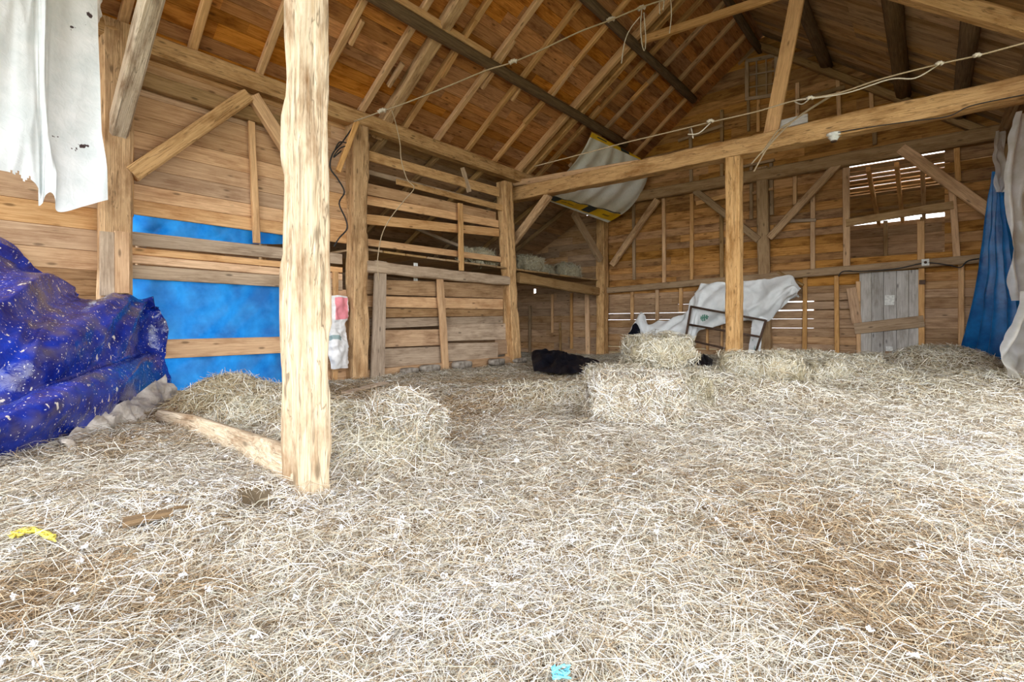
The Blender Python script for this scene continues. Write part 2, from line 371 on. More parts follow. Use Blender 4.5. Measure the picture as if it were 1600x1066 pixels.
# ------------------------------------------------------------------ the setting: ground, floor, walls, roof
g = mesh('ground', [(-60, -60, -.45), (60, -60, -.45), (60, 80, -.45), (-60, 80, -.45)], [(0, 1, 2, 3)])
tag(link('ground', g, plain('dry_grass', (.22, .21, .11), 1, .1, var=(.13, .13, .06), scale=3)), kind='structure')
nx, ny = 150, 230
gx = np.linspace(-12.2, 1.6, nx); gy = np.linspace(YN-.6, YF+.2, ny); GX, GY = np.meshgrid(gx, gy)
GZ = HH(GX, GY)-.012
V = np.stack([GX, GY, GZ], -1).reshape(-1, 3)
me = mesh('floor', V.tolist(), [(j*nx+i, j*nx+i+1, (j+1)*nx+i+1, (j+1)*nx+i) for j in range(ny-1) for i in range(nx-1)], True)
def floor_col(co):
    b = brown(co[:, 0], co[:, 1])[:, None]; n = rng.uniform(.75, 1.15, (len(co), 1))
    hz = np.exp(-((co[:, 0]-HX)**2+(co[:, 1]-HY)**2)/.13**2)[:, None]; n = n*(1-.93*hz)
    return (np.array([(.22, .16, .095)])*(1-b)+np.array([(.12, .065, .03)])*b)*n
color_mesh(me, floor_col)
fl = tag(link('floor', me, M['straw']), kind='structure')
# straw litter
NS = 520000
r_ = 1.0+(rng.random(NS)**1.25)*16; th = rng.uniform(-.75, 2.1, NS)
X = -SN*0+r_*np.cos(math.pi/2+YAW+(th-.68)*1.0); Y = r_*np.sin(math.pi/2+YAW+(th-.68))
k = ((X > -8.2) | ((X > -12) & (Y > 10.4))) & (X < np.where(Y > 9.5, 1.15, 1.5)) & (Y > YN+.2) & (Y < YF-.05); X = X[k]; Y = Y[k]; D = np.hypot(X, Y); n = len(X)
hole = ((X-HX)/.12)**2+((Y-HY)/.09)**2 < 1; X, Y, D = X[~hole], Y[~hole], D[~hole]; n = len(X)
e = .04; Z = HH(X, Y); Nn = np.stack([-(HH(X+e, Y)-Z)/e, -(HH(X, Y+e)-Z)/e, np.ones(n)], 1); Nn /= np.linalg.norm(Nn, axis=1, keepdims=True)
P = np.stack([X, Y, Z+rng.exponential(.011, n)], 1)
br = brown(X, Y); Ls = rng.uniform(.05, .24, n)*np.where(D < 3, .85, 1.1); Ws = np.clip(.0011+.00045*D, .0018, .0062)*rng.uniform(.7, 1.4, n)
col = tints(n, br); lint = np.zeros(n)
for cx, cy, rr in LINT: lint = np.maximum(lint, np.exp(-((X-cx)**2+(Y-cy)**2)/rr**2))
lk = rng.random(n) < lint*.55; col[lk] = np.array([(.80, .80, .80)])*rng.uniform(.7, 1.1, (lk.sum(), 1)); Ls[lk] *= .35
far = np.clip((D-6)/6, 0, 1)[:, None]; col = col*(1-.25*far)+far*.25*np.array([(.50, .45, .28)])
hl = link('straw_litter', straw_mesh('straw_litter', P, Nn, Ls, Ws, col, .13), M['straw'])
tag(hl, 'loose pale and brown hay strewn thickly over the whole barn floor', 'hay', kind='stuff')
# lint tufts: tiny white stars of fluff
nt_ = 520; cx = rng.uniform(-6.5, .8, nt_*3); cy = rng.uniform(.2, 8, nt_*3)
wt = .12+.9*np.exp(-((cx+2.6)**2+(cy-1.2)**2)/2.2); kk = np.flatnonzero(rng.random(nt_*3) < wt)[:nt_]; cx, cy = cx[kk], cy[kk]; nt_ = len(kk)
rep = 14; TX = np.repeat(cx, rep)+rng.normal(0, .007, nt_*rep); TY = np.repeat(cy, rep)+rng.normal(0, .006, nt_*rep)
P = np.stack([TX, TY, HH(TX, TY)+.028+rng.normal(0, .004, nt_*rep)], 1); up3 = np.tile([[0, 0, 1.]], (nt_*rep, 1))
tf = link('lint_tufts', straw_mesh('lint_tufts', P, up3, rng.uniform(.006, .024, nt_*rep), np.full(nt_*rep, .006), np.full((nt_*rep, 3), .86)*rng.uniform(.85, 1.05, (nt_*rep, 1)), .5), M['straw'])
tag(tf, 'scattered tiny tufts of white fluff lying in the hay', 'fluff', kind='stuff')

ZV = Vector((0, 0, 1)); PX = Vector((1, 0, 0)); NY = Vector((0, -1, 0))
def wall_rows(parent, mat, axis, const, a0, a1, z0, z1, top=None, holes=(), hmin=.17, hmax=.25, gap=None, pieces=(2.2, 4.5), cuts=None, side=1):
    """rows of boards; axis 'Y' runs along Y at X=const, 'X' runs along X at Y=const. holes: (a0,a1,z0,z1)"""
    z = z0
    while z < z1-.03:
        h = min(random.uniform(hmin, hmax), z1-z); zc = z+h/2
        lo, hi = a0, a1
        if top: lo, hi = max(lo, top(zc)[0]), min(hi, top(zc)[1])
        segs = [(lo, hi)] if hi-lo > .1 else []
        for b0, b1, c0, c1 in holes:
            if c0 <= zc <= c1: segs = [t for s0, s1 in segs for t in ((s0, min(s1, b0)), (max(s0, b1), s1)) if t[1]-t[0] > .06]
        for s0, s1 in segs:
            x = s0
            while x < s1-.01:
                e_ = min(s1, x+random.uniform(*pieces)); e_ = s1 if s1-e_ < .5 else e_
                gp = gap(x, e_, zc) if gap else 0
                if axis == 'Y': p, q, nrm = Vector((const, x, zc)), Vector((const, e_+.002, zc)), PX*side
                else: p, q, nrm = Vector((x, const, zc)), Vector((e_+.002, const, zc)), NY*side
                rk_ = bool(top) and zc > ZP
                plank(p, q, h+.003-gp, nrm, mat, parent, warp=.003, sl=(1.331 if rk_ and x == lo else 0, -1.312 if rk_ and e_ == hi else 0))
                x = e_
        z += h
# left wall ------------------------------------------------------------
wl = root('wall_left', (XL, 3, 0), kind='structure')
XW = XL-.12
zt0 = onX(320, 350, XW).z; zt1 = onX(320, 374, XW).z; zt2 = onX(320, 440, XW).z
wall_rows(wl, M['wall'], 'Y', XW, YS-.1, 5.6, zt0, ZP+.1, hmin=.17, hmax=.27)
for a, b, wd, m in (((200, 372), (535, 405), .19, 'drift'), ((200, 391), (535, 422), .10, 'wall'), ((200, 404), (535, 433), .12, 'wall'), ((200, 424), (535, 446), .19, 'drift')):
    plank(onX(*a, XW+.03), onX(*b, XW+.03), wd, PX, M[m], wl)
plank(onX(222, 547, XW+.07), onX(445, 539, XW+.07), .27, PX, M['wall'], wl)
wall_rows(wl, M['wall'], 'Y', XW, -1.2, YS+.05, onX(75, 418, XW).z, ZP+.1, hmin=.22, hmax=.34)
wall_rows(wl, M['low'], 'Y', XW, -1.2, YS-.1, -.1, .95, hmin=.2, hmax=.3)
wall_rows(wl, M['wall'], 'Y', XW, 4.9, 5.7, -.1, zt2, hmin=.2, hmax=.3)
timber('stud', onX(391, 165, XL-.07), onX(401, 380, XL-.07), .10, .08, M['raft'], PX, wl)
timber('stud', onX(197, 60, XL-.0), onX(197, 338, XL-.0), .15, .12, M['raft'], PX, wl)
timber('stud', onX(524, 425, XL-.05), onX(523, 606, XL-.05), .10, .07, M['wall'], PX, wl)
for y in (.2, 2.2, 3.9): timber('outer_rail', Vector((XW-.3, y, .1)), Vector((XW-.3, y+.01, 2.6)), .1, .1, M['dim'], PX, wl)
# boarded screen between second and third posts
XS = XL-.06
def scr(pa, pb, mat='wall', dx=0.0, par=None):       # ((px, ytop, ybot), (px, ytop, ybot))
    a = onX(pa[0], (pa[1]+pa[2])/2, XS+dx); b = onX(pb[0], (pb[1]+pb[2])/2, XS+dx)
    wa = (onX(pa[0], pa[1], XS+dx)-onX(pa[0], pa[2], XS+dx)).length; wb = (onX(pb[0], pb[1], XS+dx)-onX(pb[0], pb[2], XS+dx)).length
    return plank(a, b, wa*.97, PX, M[mat], wl, q_width=wb*.97)
scr((556, 229, 246), (780, 293, 308), 'beam', .1); scr((566, 262, 270), (778, 318, 327), 'drift', -.05)
scr((562, 283, 302), (775, 331, 345)); scr((562, 303, 318), (779, 344, 356)); scr((563, 333, 350), (780, 357, 370)); scr((563, 371, 383), (783, 401, 410))
scr((620, 279, 288), (786, 320, 330), 'beam', .08)
scr((570, 436, 460), (786, 443, 467), 'low'); scr((570, 462, 480), (786, 467, 484), 'wall'); scr((572, 481, 497), (786, 484, 494), 'low'); scr((572, 498, 515), (786, 494, 505), 'drift')
scr((585, 516, 544), (692, 514, 540), 'low'); scr((690, 505, 534), (790, 505, 531), 'drift'); scr((585, 545, 576), (692, 541, 571), 'drift'); scr((694, 536, 566), (778, 535, 560), 'drift', .02)
scr((590, 577, 592), (700, 573, 583), 'wall', .03); scr((700, 569, 581), (800, 560, 570), 'low', .02); scr((775, 531, 556), (800, 530, 552), 'low')
timber('rail', onX(620, 345, XL-.8), onX(760, 402, XL-.8), .07, .07, M['drift'], PX, wl)
timber('stud', onX(719, 318, XL+.03), onX(721, 423, XL+.03), .13, .06, M['raft'], PX, wl)
timber('stud', onX(687, 434, XL+.03), onX(696, 577, XL+.03), .17, .07, M['raft'], PX, wl)
timber('stud', onX(722, 262, XL+.03), onX(733, 300, XL+.03), .10, .06, M['drift'], PX, wl)
timber('sill', Vector((XL-.06, 5.6, .04)), Vector((XL-.06, 10.2, .10)), .2, .2, M['low'], PX, wl)
# back gable wall ------------------------------------------------------
wb = root('wall_back', (-3.5, YF, 0), kind='structure')
def topline(z):
    if z < ZP: return -8.3, 1.2
    t = (z-ZP)/(ZRI-ZP); return XL+(XRI-XL)*t-.16, XR+(XRI-XR)*t+.30
def bx(px, y): return onY(px, y).x
def bz(px, y): return onY(px, y).z
HO = [(bx(1326, 330), bx(1476, 330), bz(1400, 400), bz(1400, 246)),                   # unboarded bay, shed roof seen beyond
      (bx(1343, 500), bx(1440, 500), -.3, bz(1390, 424)),                            # doorway
      (bx(1446, 470), bx(1530, 470), bz(1480, 473), bz(1480, 464)),
      (bx(1150, 270), bx(1360, 240), bz(1250, 262), bz(1250, 256)),
      (bx(1180, 120), bx(1206, 120), bz(1193, 152), bz(1193, 100))]
ZS = bz(1270, 481)
def gp(x0, x1, z):
    if abs(z-ZS) < .12 and x1 > bx(1215, 480) and x0 < bx(1330, 480): return .05
    if z > 5: return 0
    if x0 < -6 and z < 2.4: return random.choice((0, 0, 0, 0, .014))
    if z > 3.9 and z < 4.6 and x1 > -.6: return .028
    if z < 2.0: return random.choice((0, 0, 0, 0, .012))
    return random.choice((0, 0, 0, 0, 0, 0, .008))
wall_rows(wb, M['back'], 'X', YF, -8.3, 1.2, 1.95, ZRI+.16, top=topline, holes=HO, gap=gp, hmin=.18, hmax=.27)
wall_rows(wb, M['low'], 'X', YF, -8.3, 1.2, -.1, 1.95, holes=HO, gap=gp, hmin=.18, hmax=.26, pieces=(1.6, 3.2))
def st(px0, y0, px1, y1, w=.10, m='raft', d=.07, off=.05, name='stud'):
    return timber(name, onY(px0, y0, YF-off), onY(px1, y1, YF-off), w, d, M[m], NY, wb, rough=.006)
for a in ((990, 319, 991, 437, .09, 'dim'), (1037, 310, 1038, 443), (1081, 301, 1081, 439), (1127, 332, 1128, 436, .1, 'dim'), (1242, 262, 1242, 320, .09), (1205, 255, 1206, 336, .09, 'dim'), (1174, 255, 1174, 343, .08, 'dim'),
          (1270, 306, 1270, 420, .1), (1322, 252, 1323, 418, .14), (1494, 216, 1497, 284, .1), (1487, 288, 1495, 402, .12), (1439, 346, 1439, 410, .13), (1366, 183, 1367, 226, .09, 'dim'),
          (1309, 122, 1312, 200, .09), (1361, 138, 1362, 172, .09), (1246, 130, 1246, 190, .09), (1185, 156, 1185, 206, .08), (1168, 92, 1170, 205, .07, 'dim'), (1079, 200, 1080, 284, .09, 'dim'), (1128, 172, 1128, 280, .09, 'dim'),
          (988, 456, 988, 500, .1), (1027, 451, 1027, 500, .1), (1064, 450, 1064, 488, .1), (1105, 500, 1105, 548, .06), (1128, 500, 1128, 545, .06), (1258, 433, 1257, 572, .1), (1307, 431, 1308, 574, .1), (1440, 411, 1440, 570, .11), (1502, 410, 1502, 560, .1), (1341, 440, 1342, 575, .09)):
    st(*a)
for a in ((1088, 318, 1140, 305, .12), (1176, 302, 1208, 295, .07), (1220, 346, 1275, 344, .08, 'drift'), (1322, 349, 1490, 320, .17, 'dim'), (1246, 158, 1320, 136, .09, 'dim'), (1060, 220, 1130, 196, .08, 'dim'), (1155, 262, 1210, 250, .07, 'dim')):
    st(*a, name='rail', off=.09)
st(1330, 450, 1339, 505, .2, 'wall', .03, .12, 'cover_board')
# left lean-to end of the same wall
wall_rows(wb, M['low'], 'X', YF, -12.2, -8.3, -.1, 4.6, hmin=.18, hmax=.26, gap=lambda a, b, z: .016 if .9 < z < 1.7 and a > -11.6 and random.random() < .3 else 0, holes=[(-11.0, -10.9, 2.0, 2.22)], pieces=(1.5, 3))
for a in ((863, 460, 863, 520, .08), (893, 458, 893, 545, .09), (917, 452, 919, 555, .16), (875, 505, 876, 550, .07, 'dim'), (828, 478, 828, 560, .1, 'dim')): st(*a)
plank(Vector((-11.2, YF+.03, 2.04)), Vector((-10.7, YF+.03, 2.04)), .16, NY, M['low'], wb)
# outer wall of the lean-to
wo = root('wall_outer', (-12.2, 9, 0), kind='structure')
wall_rows(wo, M['low'], 'Y', -12.2, 1.5, 14.5, -.1, 2.7, hmin=.22, hmax=.3, pieces=(3, 5))
# right wall beyond the side doorway
wr = root('wall_right', (XR+.08, 12, 0), kind='structure')
wall_rows(wr, M['back'], 'Y', XR+.08, 9.6, 14.5, -.1, ZP+.1, hmin=.2, hmax=.28, side=-1)
# roof -----------------------------------------------------------------
ce = root('ceiling', (XRI, 7, ZRI), kind='structure')
def slope_planks(e0, e1, y0, y1, nrm, off, mat, hmin=.17, hmax=.27, pieces=(2.5, 4.6)):
    L = (e1-e0).length; u = (e1-e0)/L; s = 0
    while s < L-.02:
        h = min(random.uniform(hmin, hmax), L-s); c = e0+u*(s+h/2)-nrm*off; y = y0
        while y < y1-.01:
            ye = min(y1, y+random.uniform(*pieces)); ye = y1 if y1-ye < .7 else ye
            plank(Vector((c.x, y, c.z)), Vector((c.x, ye, c.z)), h+.004, nrm, mat, ce, warp=.0025); y = ye
        s += h
EL = Vector((XL, 0, ZP)); ER = Vector((XR, 0, ZP))
slope_planks(EL-(PR-EL).normalized()*.35, PR+(PR-EL).normalized()*.26, YN-.2, YF+.15, NL, .085, M['roof'])
# right slope: boards run from ridge to eave on log purlins
y = YN-.2; uR = (ER-PR).normalized(); LR = (ER-PR).length
while y < YF+.1:
    wdt = random.uniform(.17, .27); sp = random.choice((1, 1, .55, .45))
    for s0, s1 in (((0, 1),) if sp == 1 else ((0, sp), (sp, 1))):
        a = PR+uR*((LR+.3)*s0-(.42 if s0 == 0 else 0))-NR*.17; b = PR+uR*((LR+.3)*s1)-NR*.17
        a.y = b.y = y+wdt/2; plank(a, b, wdt+.004, NR, M['roofr'], ce, warp=.0025)
    y += wdt
def rf(a, b, w=.10, d=.10, m='raft', off=-.04, name='rafter'):
    p, q = onL(*a, off), onL(*b, off); x = (q-p).normalized(); up_ = p
    ridge = (XRI-.05-p.x)/x.x; q = p+x*ridge       # carry the line on to the ridge
    p = p-x*.25
    return timber(name, p, q, w, d, M[m], NL, ce, rough=.006 if m == 'raft' else .012)
for a in (((300, 80), (323, 0)), ((403, 121), (438, 28)), ((513, 105), (568, 0)), ((560, 180), (670, 0)), ((631, 200), (763, 0)), ((679, 222), (842, 0)), ((726, 239), (908, 0)), ((769, 256), (980, 0)),
          ((845, 270), (1095, 0)), ((900, 250), (1135, 0)), ((960, 234), (1149, 31)), ((984, 250), (1166, 53))): rf(*a, w=random.uniform(.10, .125))
rf((597, 197), (718, 0), .23, .2, 'beam', -.0); rf((808, 268), (1043, 0), .13, .18, 'raft', -.0); rf((822, 272), (1062, 0), .16, .16, 'beam', .0)
rf((1020, 246), (1187, 70), .24, .12, 'dim', -.02, 'barge_rafter')
for px, y in ((150, -5),): pass
for yy in (-.9, -.1, .6, 1.9): timber('rafter', Vector((XL, yy, ZP))-NL*.04-(PR-EL).normalized()*.2, Vector((XRI, yy, ZRI))-NL*.04, .11, .1, M['raft'], NL, ce, rough=.006)
# sister pieces nailed beside the rafter feet
for a, b in (((541, 66), (560, 28)), ((602, 132), (624, 96)), ((686, 118), (738, 28)), ((749, 136), (800, 60)), ((796, 155), (812, 130)), ((858, 150), (893, 102)), ((816, 190), (850, 152)), ((905, 200), (935, 165)), ((985, 155), (1010, 128))):
    p, q = onL(*a, .0), onL(*b, .0); d = (q-p).cross(NL).normalized()*.07
    timber('cleat', p+d, q+d, .07, .1, M['raft'], NL, ce, rough=.004)
def lng(px, py, off, r, y0, y1, m='log', fn=onL, rough=.02, square=False, name='purlin'):   # lengthwise member through a point seen on a slope
    p = fn(px, py, off); a = Vector((p.x, y0, p.z)); b = Vector((p.x, y1, p.z))
    return timber(name, a, b, r*2, r*2, M[m], ZV, ce, rough=rough, log=not square, n=18)
lng(893, 176, .10, .105, YN, 12.9); lng(1000, 78, .10, .10, YN, YF-.6)
lng(700, 48, .03, .06, YN, 7.2, 'raft', square=True, rough=.006)
timber('ridge_log', Vector((XRI, YN, ZRI-.22)), Vector((XRI, YF, ZRI-.22)), .17, .17, M['log'], ZV, ce, log=True, rough=.02, n=18)
for px, py, r in ((1270, 50, .13), (1405, 92, .14), (1508, 105, .13)): lng(px, py, -.02, r, YN, YF, 'log', onR)
lng(1466, 15, -.02, .11, YN, 9.6, 'dim', onR, square=True)
def rfR(Y, w, d, m, off=.1):
    p = Vector((XRI, Y, ZRI))+NR*off; q = Vector((XR+.1, Y, ZP-.07))+NR*off
    return timber('rafter', p, q, w, d, M[m], NR, ce)
rfR(9.3, .25, .22, 'beam', .16); rfR(YF-.12, .2, .16, 'dim', .1); rfR(4.6, .25, .22, 'beam', .16); rfR(0, .25, .22, 'beam', .16)
p = onY(1005, 62, 10.2); q = onY(1210, -5, 10.2); x = (q-p); timber('collar_beam', p, p+x*1.25, .16, .09, M['raft'], NY, ce, rough=.006)
# lean-to roof
a = Vector((XL-.1, 0, 4.75)); b = Vector((-12.3, 0, 2.65)); nl2 = Vector((b.z-a.z, 0, -(b.x-a.x))).normalized(); nl2 = -nl2 if nl2.z > 0 else nl2
slope_planks(b, a, 1.5, YF, nl2, .1, M['low'], .22, .3, (3, 5))
for yy in (2.5, 4.4, 6.2, 7.6, 9, 10.4, 11.8, 13.2): timber('rafter', a+Vector((0, yy, 0)), b+Vector((0, yy, 0)), .12, .12, M['dim'], nl2, ce)
# rear shed seen through the unboarded bay
sa = Vector((0, YF+.06, 4.75)); sb = Vector((0, YF+3.2, 3.95)); us = (sb-sa).normalized(); ns = Vector((0, us.z, -us.y)); Ls_ = (sb-sa).length; s = 0; ib = 0
while s < Ls_-.05:
    h = random.uniform(.18, .25); c = sa+us*(s+h/2); gg = (.004, .02, .075, .008, .085, .01, .075, .006)[ib] if ib < 8 else .004; ib += 1
    plank(Vector((-2.2, c.y, c.z)), Vector((1.4, c.y, c.z)), h-gg, ns, M['roofr'], ce); s += h
for xx in (bx(1340, 300)+.2, bx(1388, 300)+.15, bx(1432, 300)+.1, .35): timber('rafter', Vector((xx, sa.y, sa.z-.09)), Vector((xx, sb.y, sb.z-.09)), .09, .13, M['raft'], ns, ce, rough=.006)
ws = root('wall_rear_shed', (-.4, YF+3.2, 0), kind='structure')
wall_rows(ws, M['low'], 'X', YF+3.2, -2.3, 1.5, -.2, 3.87, hmin=.22, hmax=.3)
for xs_, sd_ in ((-2.25, 1), (1.45, -1)): wall_rows(ws, M['low'], 'Y', xs_, YF+.05, YF+3.2, -.2, 4.9, hmin=.22, hmax=.3, side=sd_)
for xx in (-1.0, -.2, .6): timber('stud', Vector((xx, YF+3.1, 0)), Vector((xx, YF+3.1, 3.9)), .1, .1, M['dim'], NY, ws)
# loft over the lean-to
lf = root('loft_floor', (-10, 10, 2.2), kind='structure')
for i in range(16):
    y = 5.7+i*.55; plank(Vector((XL+.05, y, 2.42)), Vector((-12.1, y, 2.42)), .53, ZV, M['dim'], lf, th=.04)
# door ------------------------------------------------------------------
dr = root('door_1', onY(1390, 577, YF-.02), kind='structure')
xs = [1343, 1362, 1381, 1401, 1420, 1440]
for i in range(5):
    xa, xb = bx(xs[i], 500), bx(xs[i+1], 500); xm = (xa+xb)/2
    plank(Vector((xm, YF-.05, -.02)), Vector((xm, YF-.05, bz(1390, 424))), abs(xb-xa)-.001, NY, M['grey'], dr, th=.03)
plank(onY(1335, 514, YF-.10), onY(1444, 502, YF-.10), .26, NY, M['drift'], dr, th=.03, name='cross_board')
for a, b, w_, h_ in ((1390, 469, 15, 16), (1390, 553, 11, 24)):
    hw = w_/2; p0, p1 = onY(a-hw, b, YF-.085), onY(a+hw, b, YF-.085); plank(p0, p1, (onY(a, b-h_/2, YF-.085)-onY(a, b+h_/2, YF-.085)).length, NY, M['white'], dr, th=.012, name='pale_patch')
plank(onY(1383, 552, YF-.10), onY(1397, 552, YF-.10), .09, NY, M['low'], dr, th=.015, name='latch_board')
timber('hinge', onY(1436, 441, YF-.09), onY(1446, 441, YF-.09), .09, .03, M['iron'], NY, dr)
# gable window
wn = root('window_1', onY(1190, 153, YF), kind='structure')
for a, b in (((1167, 97), (1167, 156)), ((1213, 84), (1213, 150)), ((1165, 96), (1215, 86)), ((1165, 155), (1214, 148))): timber('frame_bar', onY(*a, YF-.06), onY(*b, YF-.06), .09, .06, M['drift'], NY, wn, rough=.004)
for a, b in (((1197, 92), (1198, 151)), ((1182, 95), (1182, 153)), ((1168, 118), (1213, 110)), ((1168, 137), (1213, 130))): timber('glazing_bar', onY(*a, YF-.05), onY(*b, YF-.05), .035, .03, M['drift'], NY, wn, rough=.002)
plank(onY(1167, 127, YF+.05), onY(1214, 119, YF+.05), .95, NY, M['dim'], wn, name='shutter_board')

# ------------------------------------------------------------------ timber frame
def T(name, p, q, w, h, m, up, label, cat, group=None, **k):
    return tag(timber(name, p, q, w, h, M[m], up, **k), label, cat, group)
GP, GB = 'hewn barn posts', 'barn braces'
x, y = px2(477, 770); PF = Vector((x, y, 0))
fp = tag(hewn('timber_post', Vector((x, y, -.05)), Vector((x, y, 6.4)), .19, .222, M['post'], PX, .013, 4.0), 'thick pale axe-hewn post standing alone in the foreground hay', 'post', GP)
tag(hewn('timber_post', Vector((-2.93, YB, -.05)), Vector((-2.93, YB, onY(1148, 243, YB).z)), .26, .26, M['beam'], PX, .006, 9.0), 'squared tan post standing in hay under the middle of the long tie beam', 'post', GP)
p5 = onX(558, 300); tag(hewn('timber_post', Vector((XL, p5.y, 0)), Vector((XL, p5.y, ZP-.25)), .32, .28, M['beam'], PX, .02, 2.0), 'hewn brown post with black cable, left end of the boarded screen', 'post', GP)
tag(hewn('timber_post', onX(802, 574), onX(788, 285), .30, .28, M['beam'], PX, .016, 6.0), 'leaning weathered post between boarded screen and open loft', 'post', GP)
tag(hewn('timber_post', Vector((XL+.12, YF-.24, 0)), Vector((XL+.12, YF-.24, ZP-.3)), .30, .28, M['beam'], PX, .014, 7.0), 'corner post at the back wall beside the open loft', 'post', GP)
T('timber_post', Vector((XL, YS, 0)), Vector((XL, YS, ZP)), .34, .26, 'beam', PX, 'post at left wall behind the torn white sheet, short planks nailed to it', 'post', GP, rough=.02)
for a, b, w_, m in (((168, 362), (168, 462), .15, 'drift'), ((191, 362), (191, 458), .16, 'wall')):
    tag(plank(onX(*a, XL+.17), onX(*b, XL+.17), w_, PX, M[m], None, th=.04, name='nailed_board'), 'grey short board nailed upright low on the post, next to the sheet side' if m == 'drift' else 'tan short board nailed upright low on the post, next to the bright blue tarp', 'board')
T('timber_post', onY(1197, 566, YF-.12), onY(1191, 262, YF-.12), .28, .2, 'dim', NY, 'post in the middle of the back wall behind the white tarp', 'post', GP, rough=.015)
T('timber_post', Vector((XR-.02, YF-.15, 0)), Vector((XR-.02, YF-.15, ZP)), .22, .2, 'dim', NY, 'corner post at back wall behind the hanging blue tarp', 'post', GP)
T('timber_post', Vector((XR-.02, 9.3, 0)), Vector((XR-.02, 9.3, ZP)), .24, .2, 'beam', NY, 'right wall post behind the clear plastic sheet', 'post', GP)
def beamY(px0, y0, px1, y1, Y, w, h, m, label, **k):
    p, q = onY(px0, y0, Y), onY(px1, y1, Y); return T('tie_beam', p, q, w, h, m, NY, label, 'beam', **k)
zt = onY(1148, 243, YB).z
p, q = onY(795, 308, YB), onY(1600, 140, YB); q = p+(q-p)*1.12
tb = tag(hewn('tie_beam', p, q, .33, .30, M['beam'], NY, .012, 12.0), 'long tan tie beam crossing the barn above the hay bales', 'beam')
p, q = onY(800, 288, YB-.02), onY(1000, 256, YB-.02); T('wall_batten', p, q, .15, .16, 'raft', NY, 'split timber piece lying on the left end of the long tie beam', 'batten', rough=.012)
p, q = onY(965, 314, YF-.16), onY(1567, 206, YF-.16); T('tie_beam', p, q, .30, .22, 'dim', NY, 'dark tie beam along the back wall, top of the boarded part', 'beam', rough=.018)
p, q = onY(950, 454, YF-.14), onY(1535, 404, YF-.14); T('girt', p, q, .18, .16, 'dim', NY, 'brown rail beam at mid height along the back wall', 'beam', rough=.016)
T('plate_beam', Vector((XL, YN, ZP-.13)), Vector((XL, YF-.1, ZP-.13)), .26, .28, 'beam', ZV, 'long eave beam along the top of the left wall under the rafters', 'beam', rough=.016, n=24)
T('plate_beam', Vector((XR, YN, ZP-.13)), Vector((XR, YF-.1, ZP-.13)), .24, .24, 'dim', ZV, 'eave beam of the right wall above the plastic sheet', 'beam', n=24)
p, q = onX(569, 417, XL+.04), onX(792, 439, XL+.04); T('screen_beam', p, q, .22, .2, 'drift', PX, 'grey-brown beam across the middle of the boarded screen', 'beam', rough=.02)
p, q = onX(808, 434, XL+.0), onX(934, 456, XL+.0); T('loft_beam', p, q, .26, .22, 'dim', PX, 'beam along the loft edge below the stored bales', 'beam', rough=.02)
p, q = onX(205, 118, XL-.03), onX(437, 193, XL-.03); T('wall_girt', p, q, .22, .10, 'dim', PX, 'wide brown rail on left wall just under the eave beam', 'beam')
def br(a, b, fn, w, d, m, label, off=0.0, nrm=PX, **k):
    return T('brace', fn(*a), fn(*b), w, d, m, nrm, label, 'brace', GB, **k)
pX = lambda o: (lambda x, y: onX(x, y, XL+o)); pY = lambda Y: (lambda x, y: onY(x, y, Y))
br((172, 240), (262, -90), pY(YS-.0), .24, .2, 'post', 'thick pale brace rising from post beside the torn white sheet', nrm=NY, rough=.012)
br((205, 273), (386, 150), pX(.06), .20, .16, 'beam', 'long diagonal brace across the left wall boards')
br((394, 150), (470, 268), pX(.06), .19, .15, 'raft', 'short diagonal brace disappearing behind the foreground post')
br((558, 190), (528, 268), pX(.22), .09, .07, 'raft', 'thin short stick brace beside the cable on the second post')
br((858, 305), (784, 402), pY(YB-.05), .20, .14, 'beam', 'pale brace between leaning post and long tie beam', nrm=NY)
br((897, 334), (938, 406), pX(.3), .20, .14, 'dim', 'brace over the loft below the yellow printed wrap')
br((1028, 312), (956, 414), pY(YF-.2), .19, .13, 'beam', 'brace rising to the right from the back corner post', nrm=NY)
br((1086, 298), (1186, 375), pY(YF-.2), .18, .1, 'dim', 'brace running down behind the squared middle post to the back wall post', nrm=NY)
br((1312, 254), (1202, 372), pY(YF-.2), .18, .12, 'beam', 'brace on the back wall left of the unboarded bay', nrm=NY)
br((1408, 232), (1548, 332), pY(YF-.22), .22, .12, 'raft', 'brace on the back wall running down towards the hanging blue tarp', nrm=NY)
br((1215, 425), (1255, 446), pY(YF-.2), .07, .07, 'dim', 'small thin stick brace above the right end of the white tarp', nrm=NY)
p, q = onY(1204, 207, YB-.03), onY(1246, -8, YB-.03); q = p+(q-p)*1.35
tag(plank(p, q, .25, NY, M['raft'], None, th=.05, name='strut_board'), 'upright pale board rising from the long tie beam to the roof', 'board')
p, q = onX(596, 408, XL+.12), onX(591, 592, XL+.12); tag(plank(p, q, .25, PX, M['drift'], None, th=.05, name='leaning_board', q_width=.30), 'grey splintered board leaning upright against the screen beside second post', 'board')
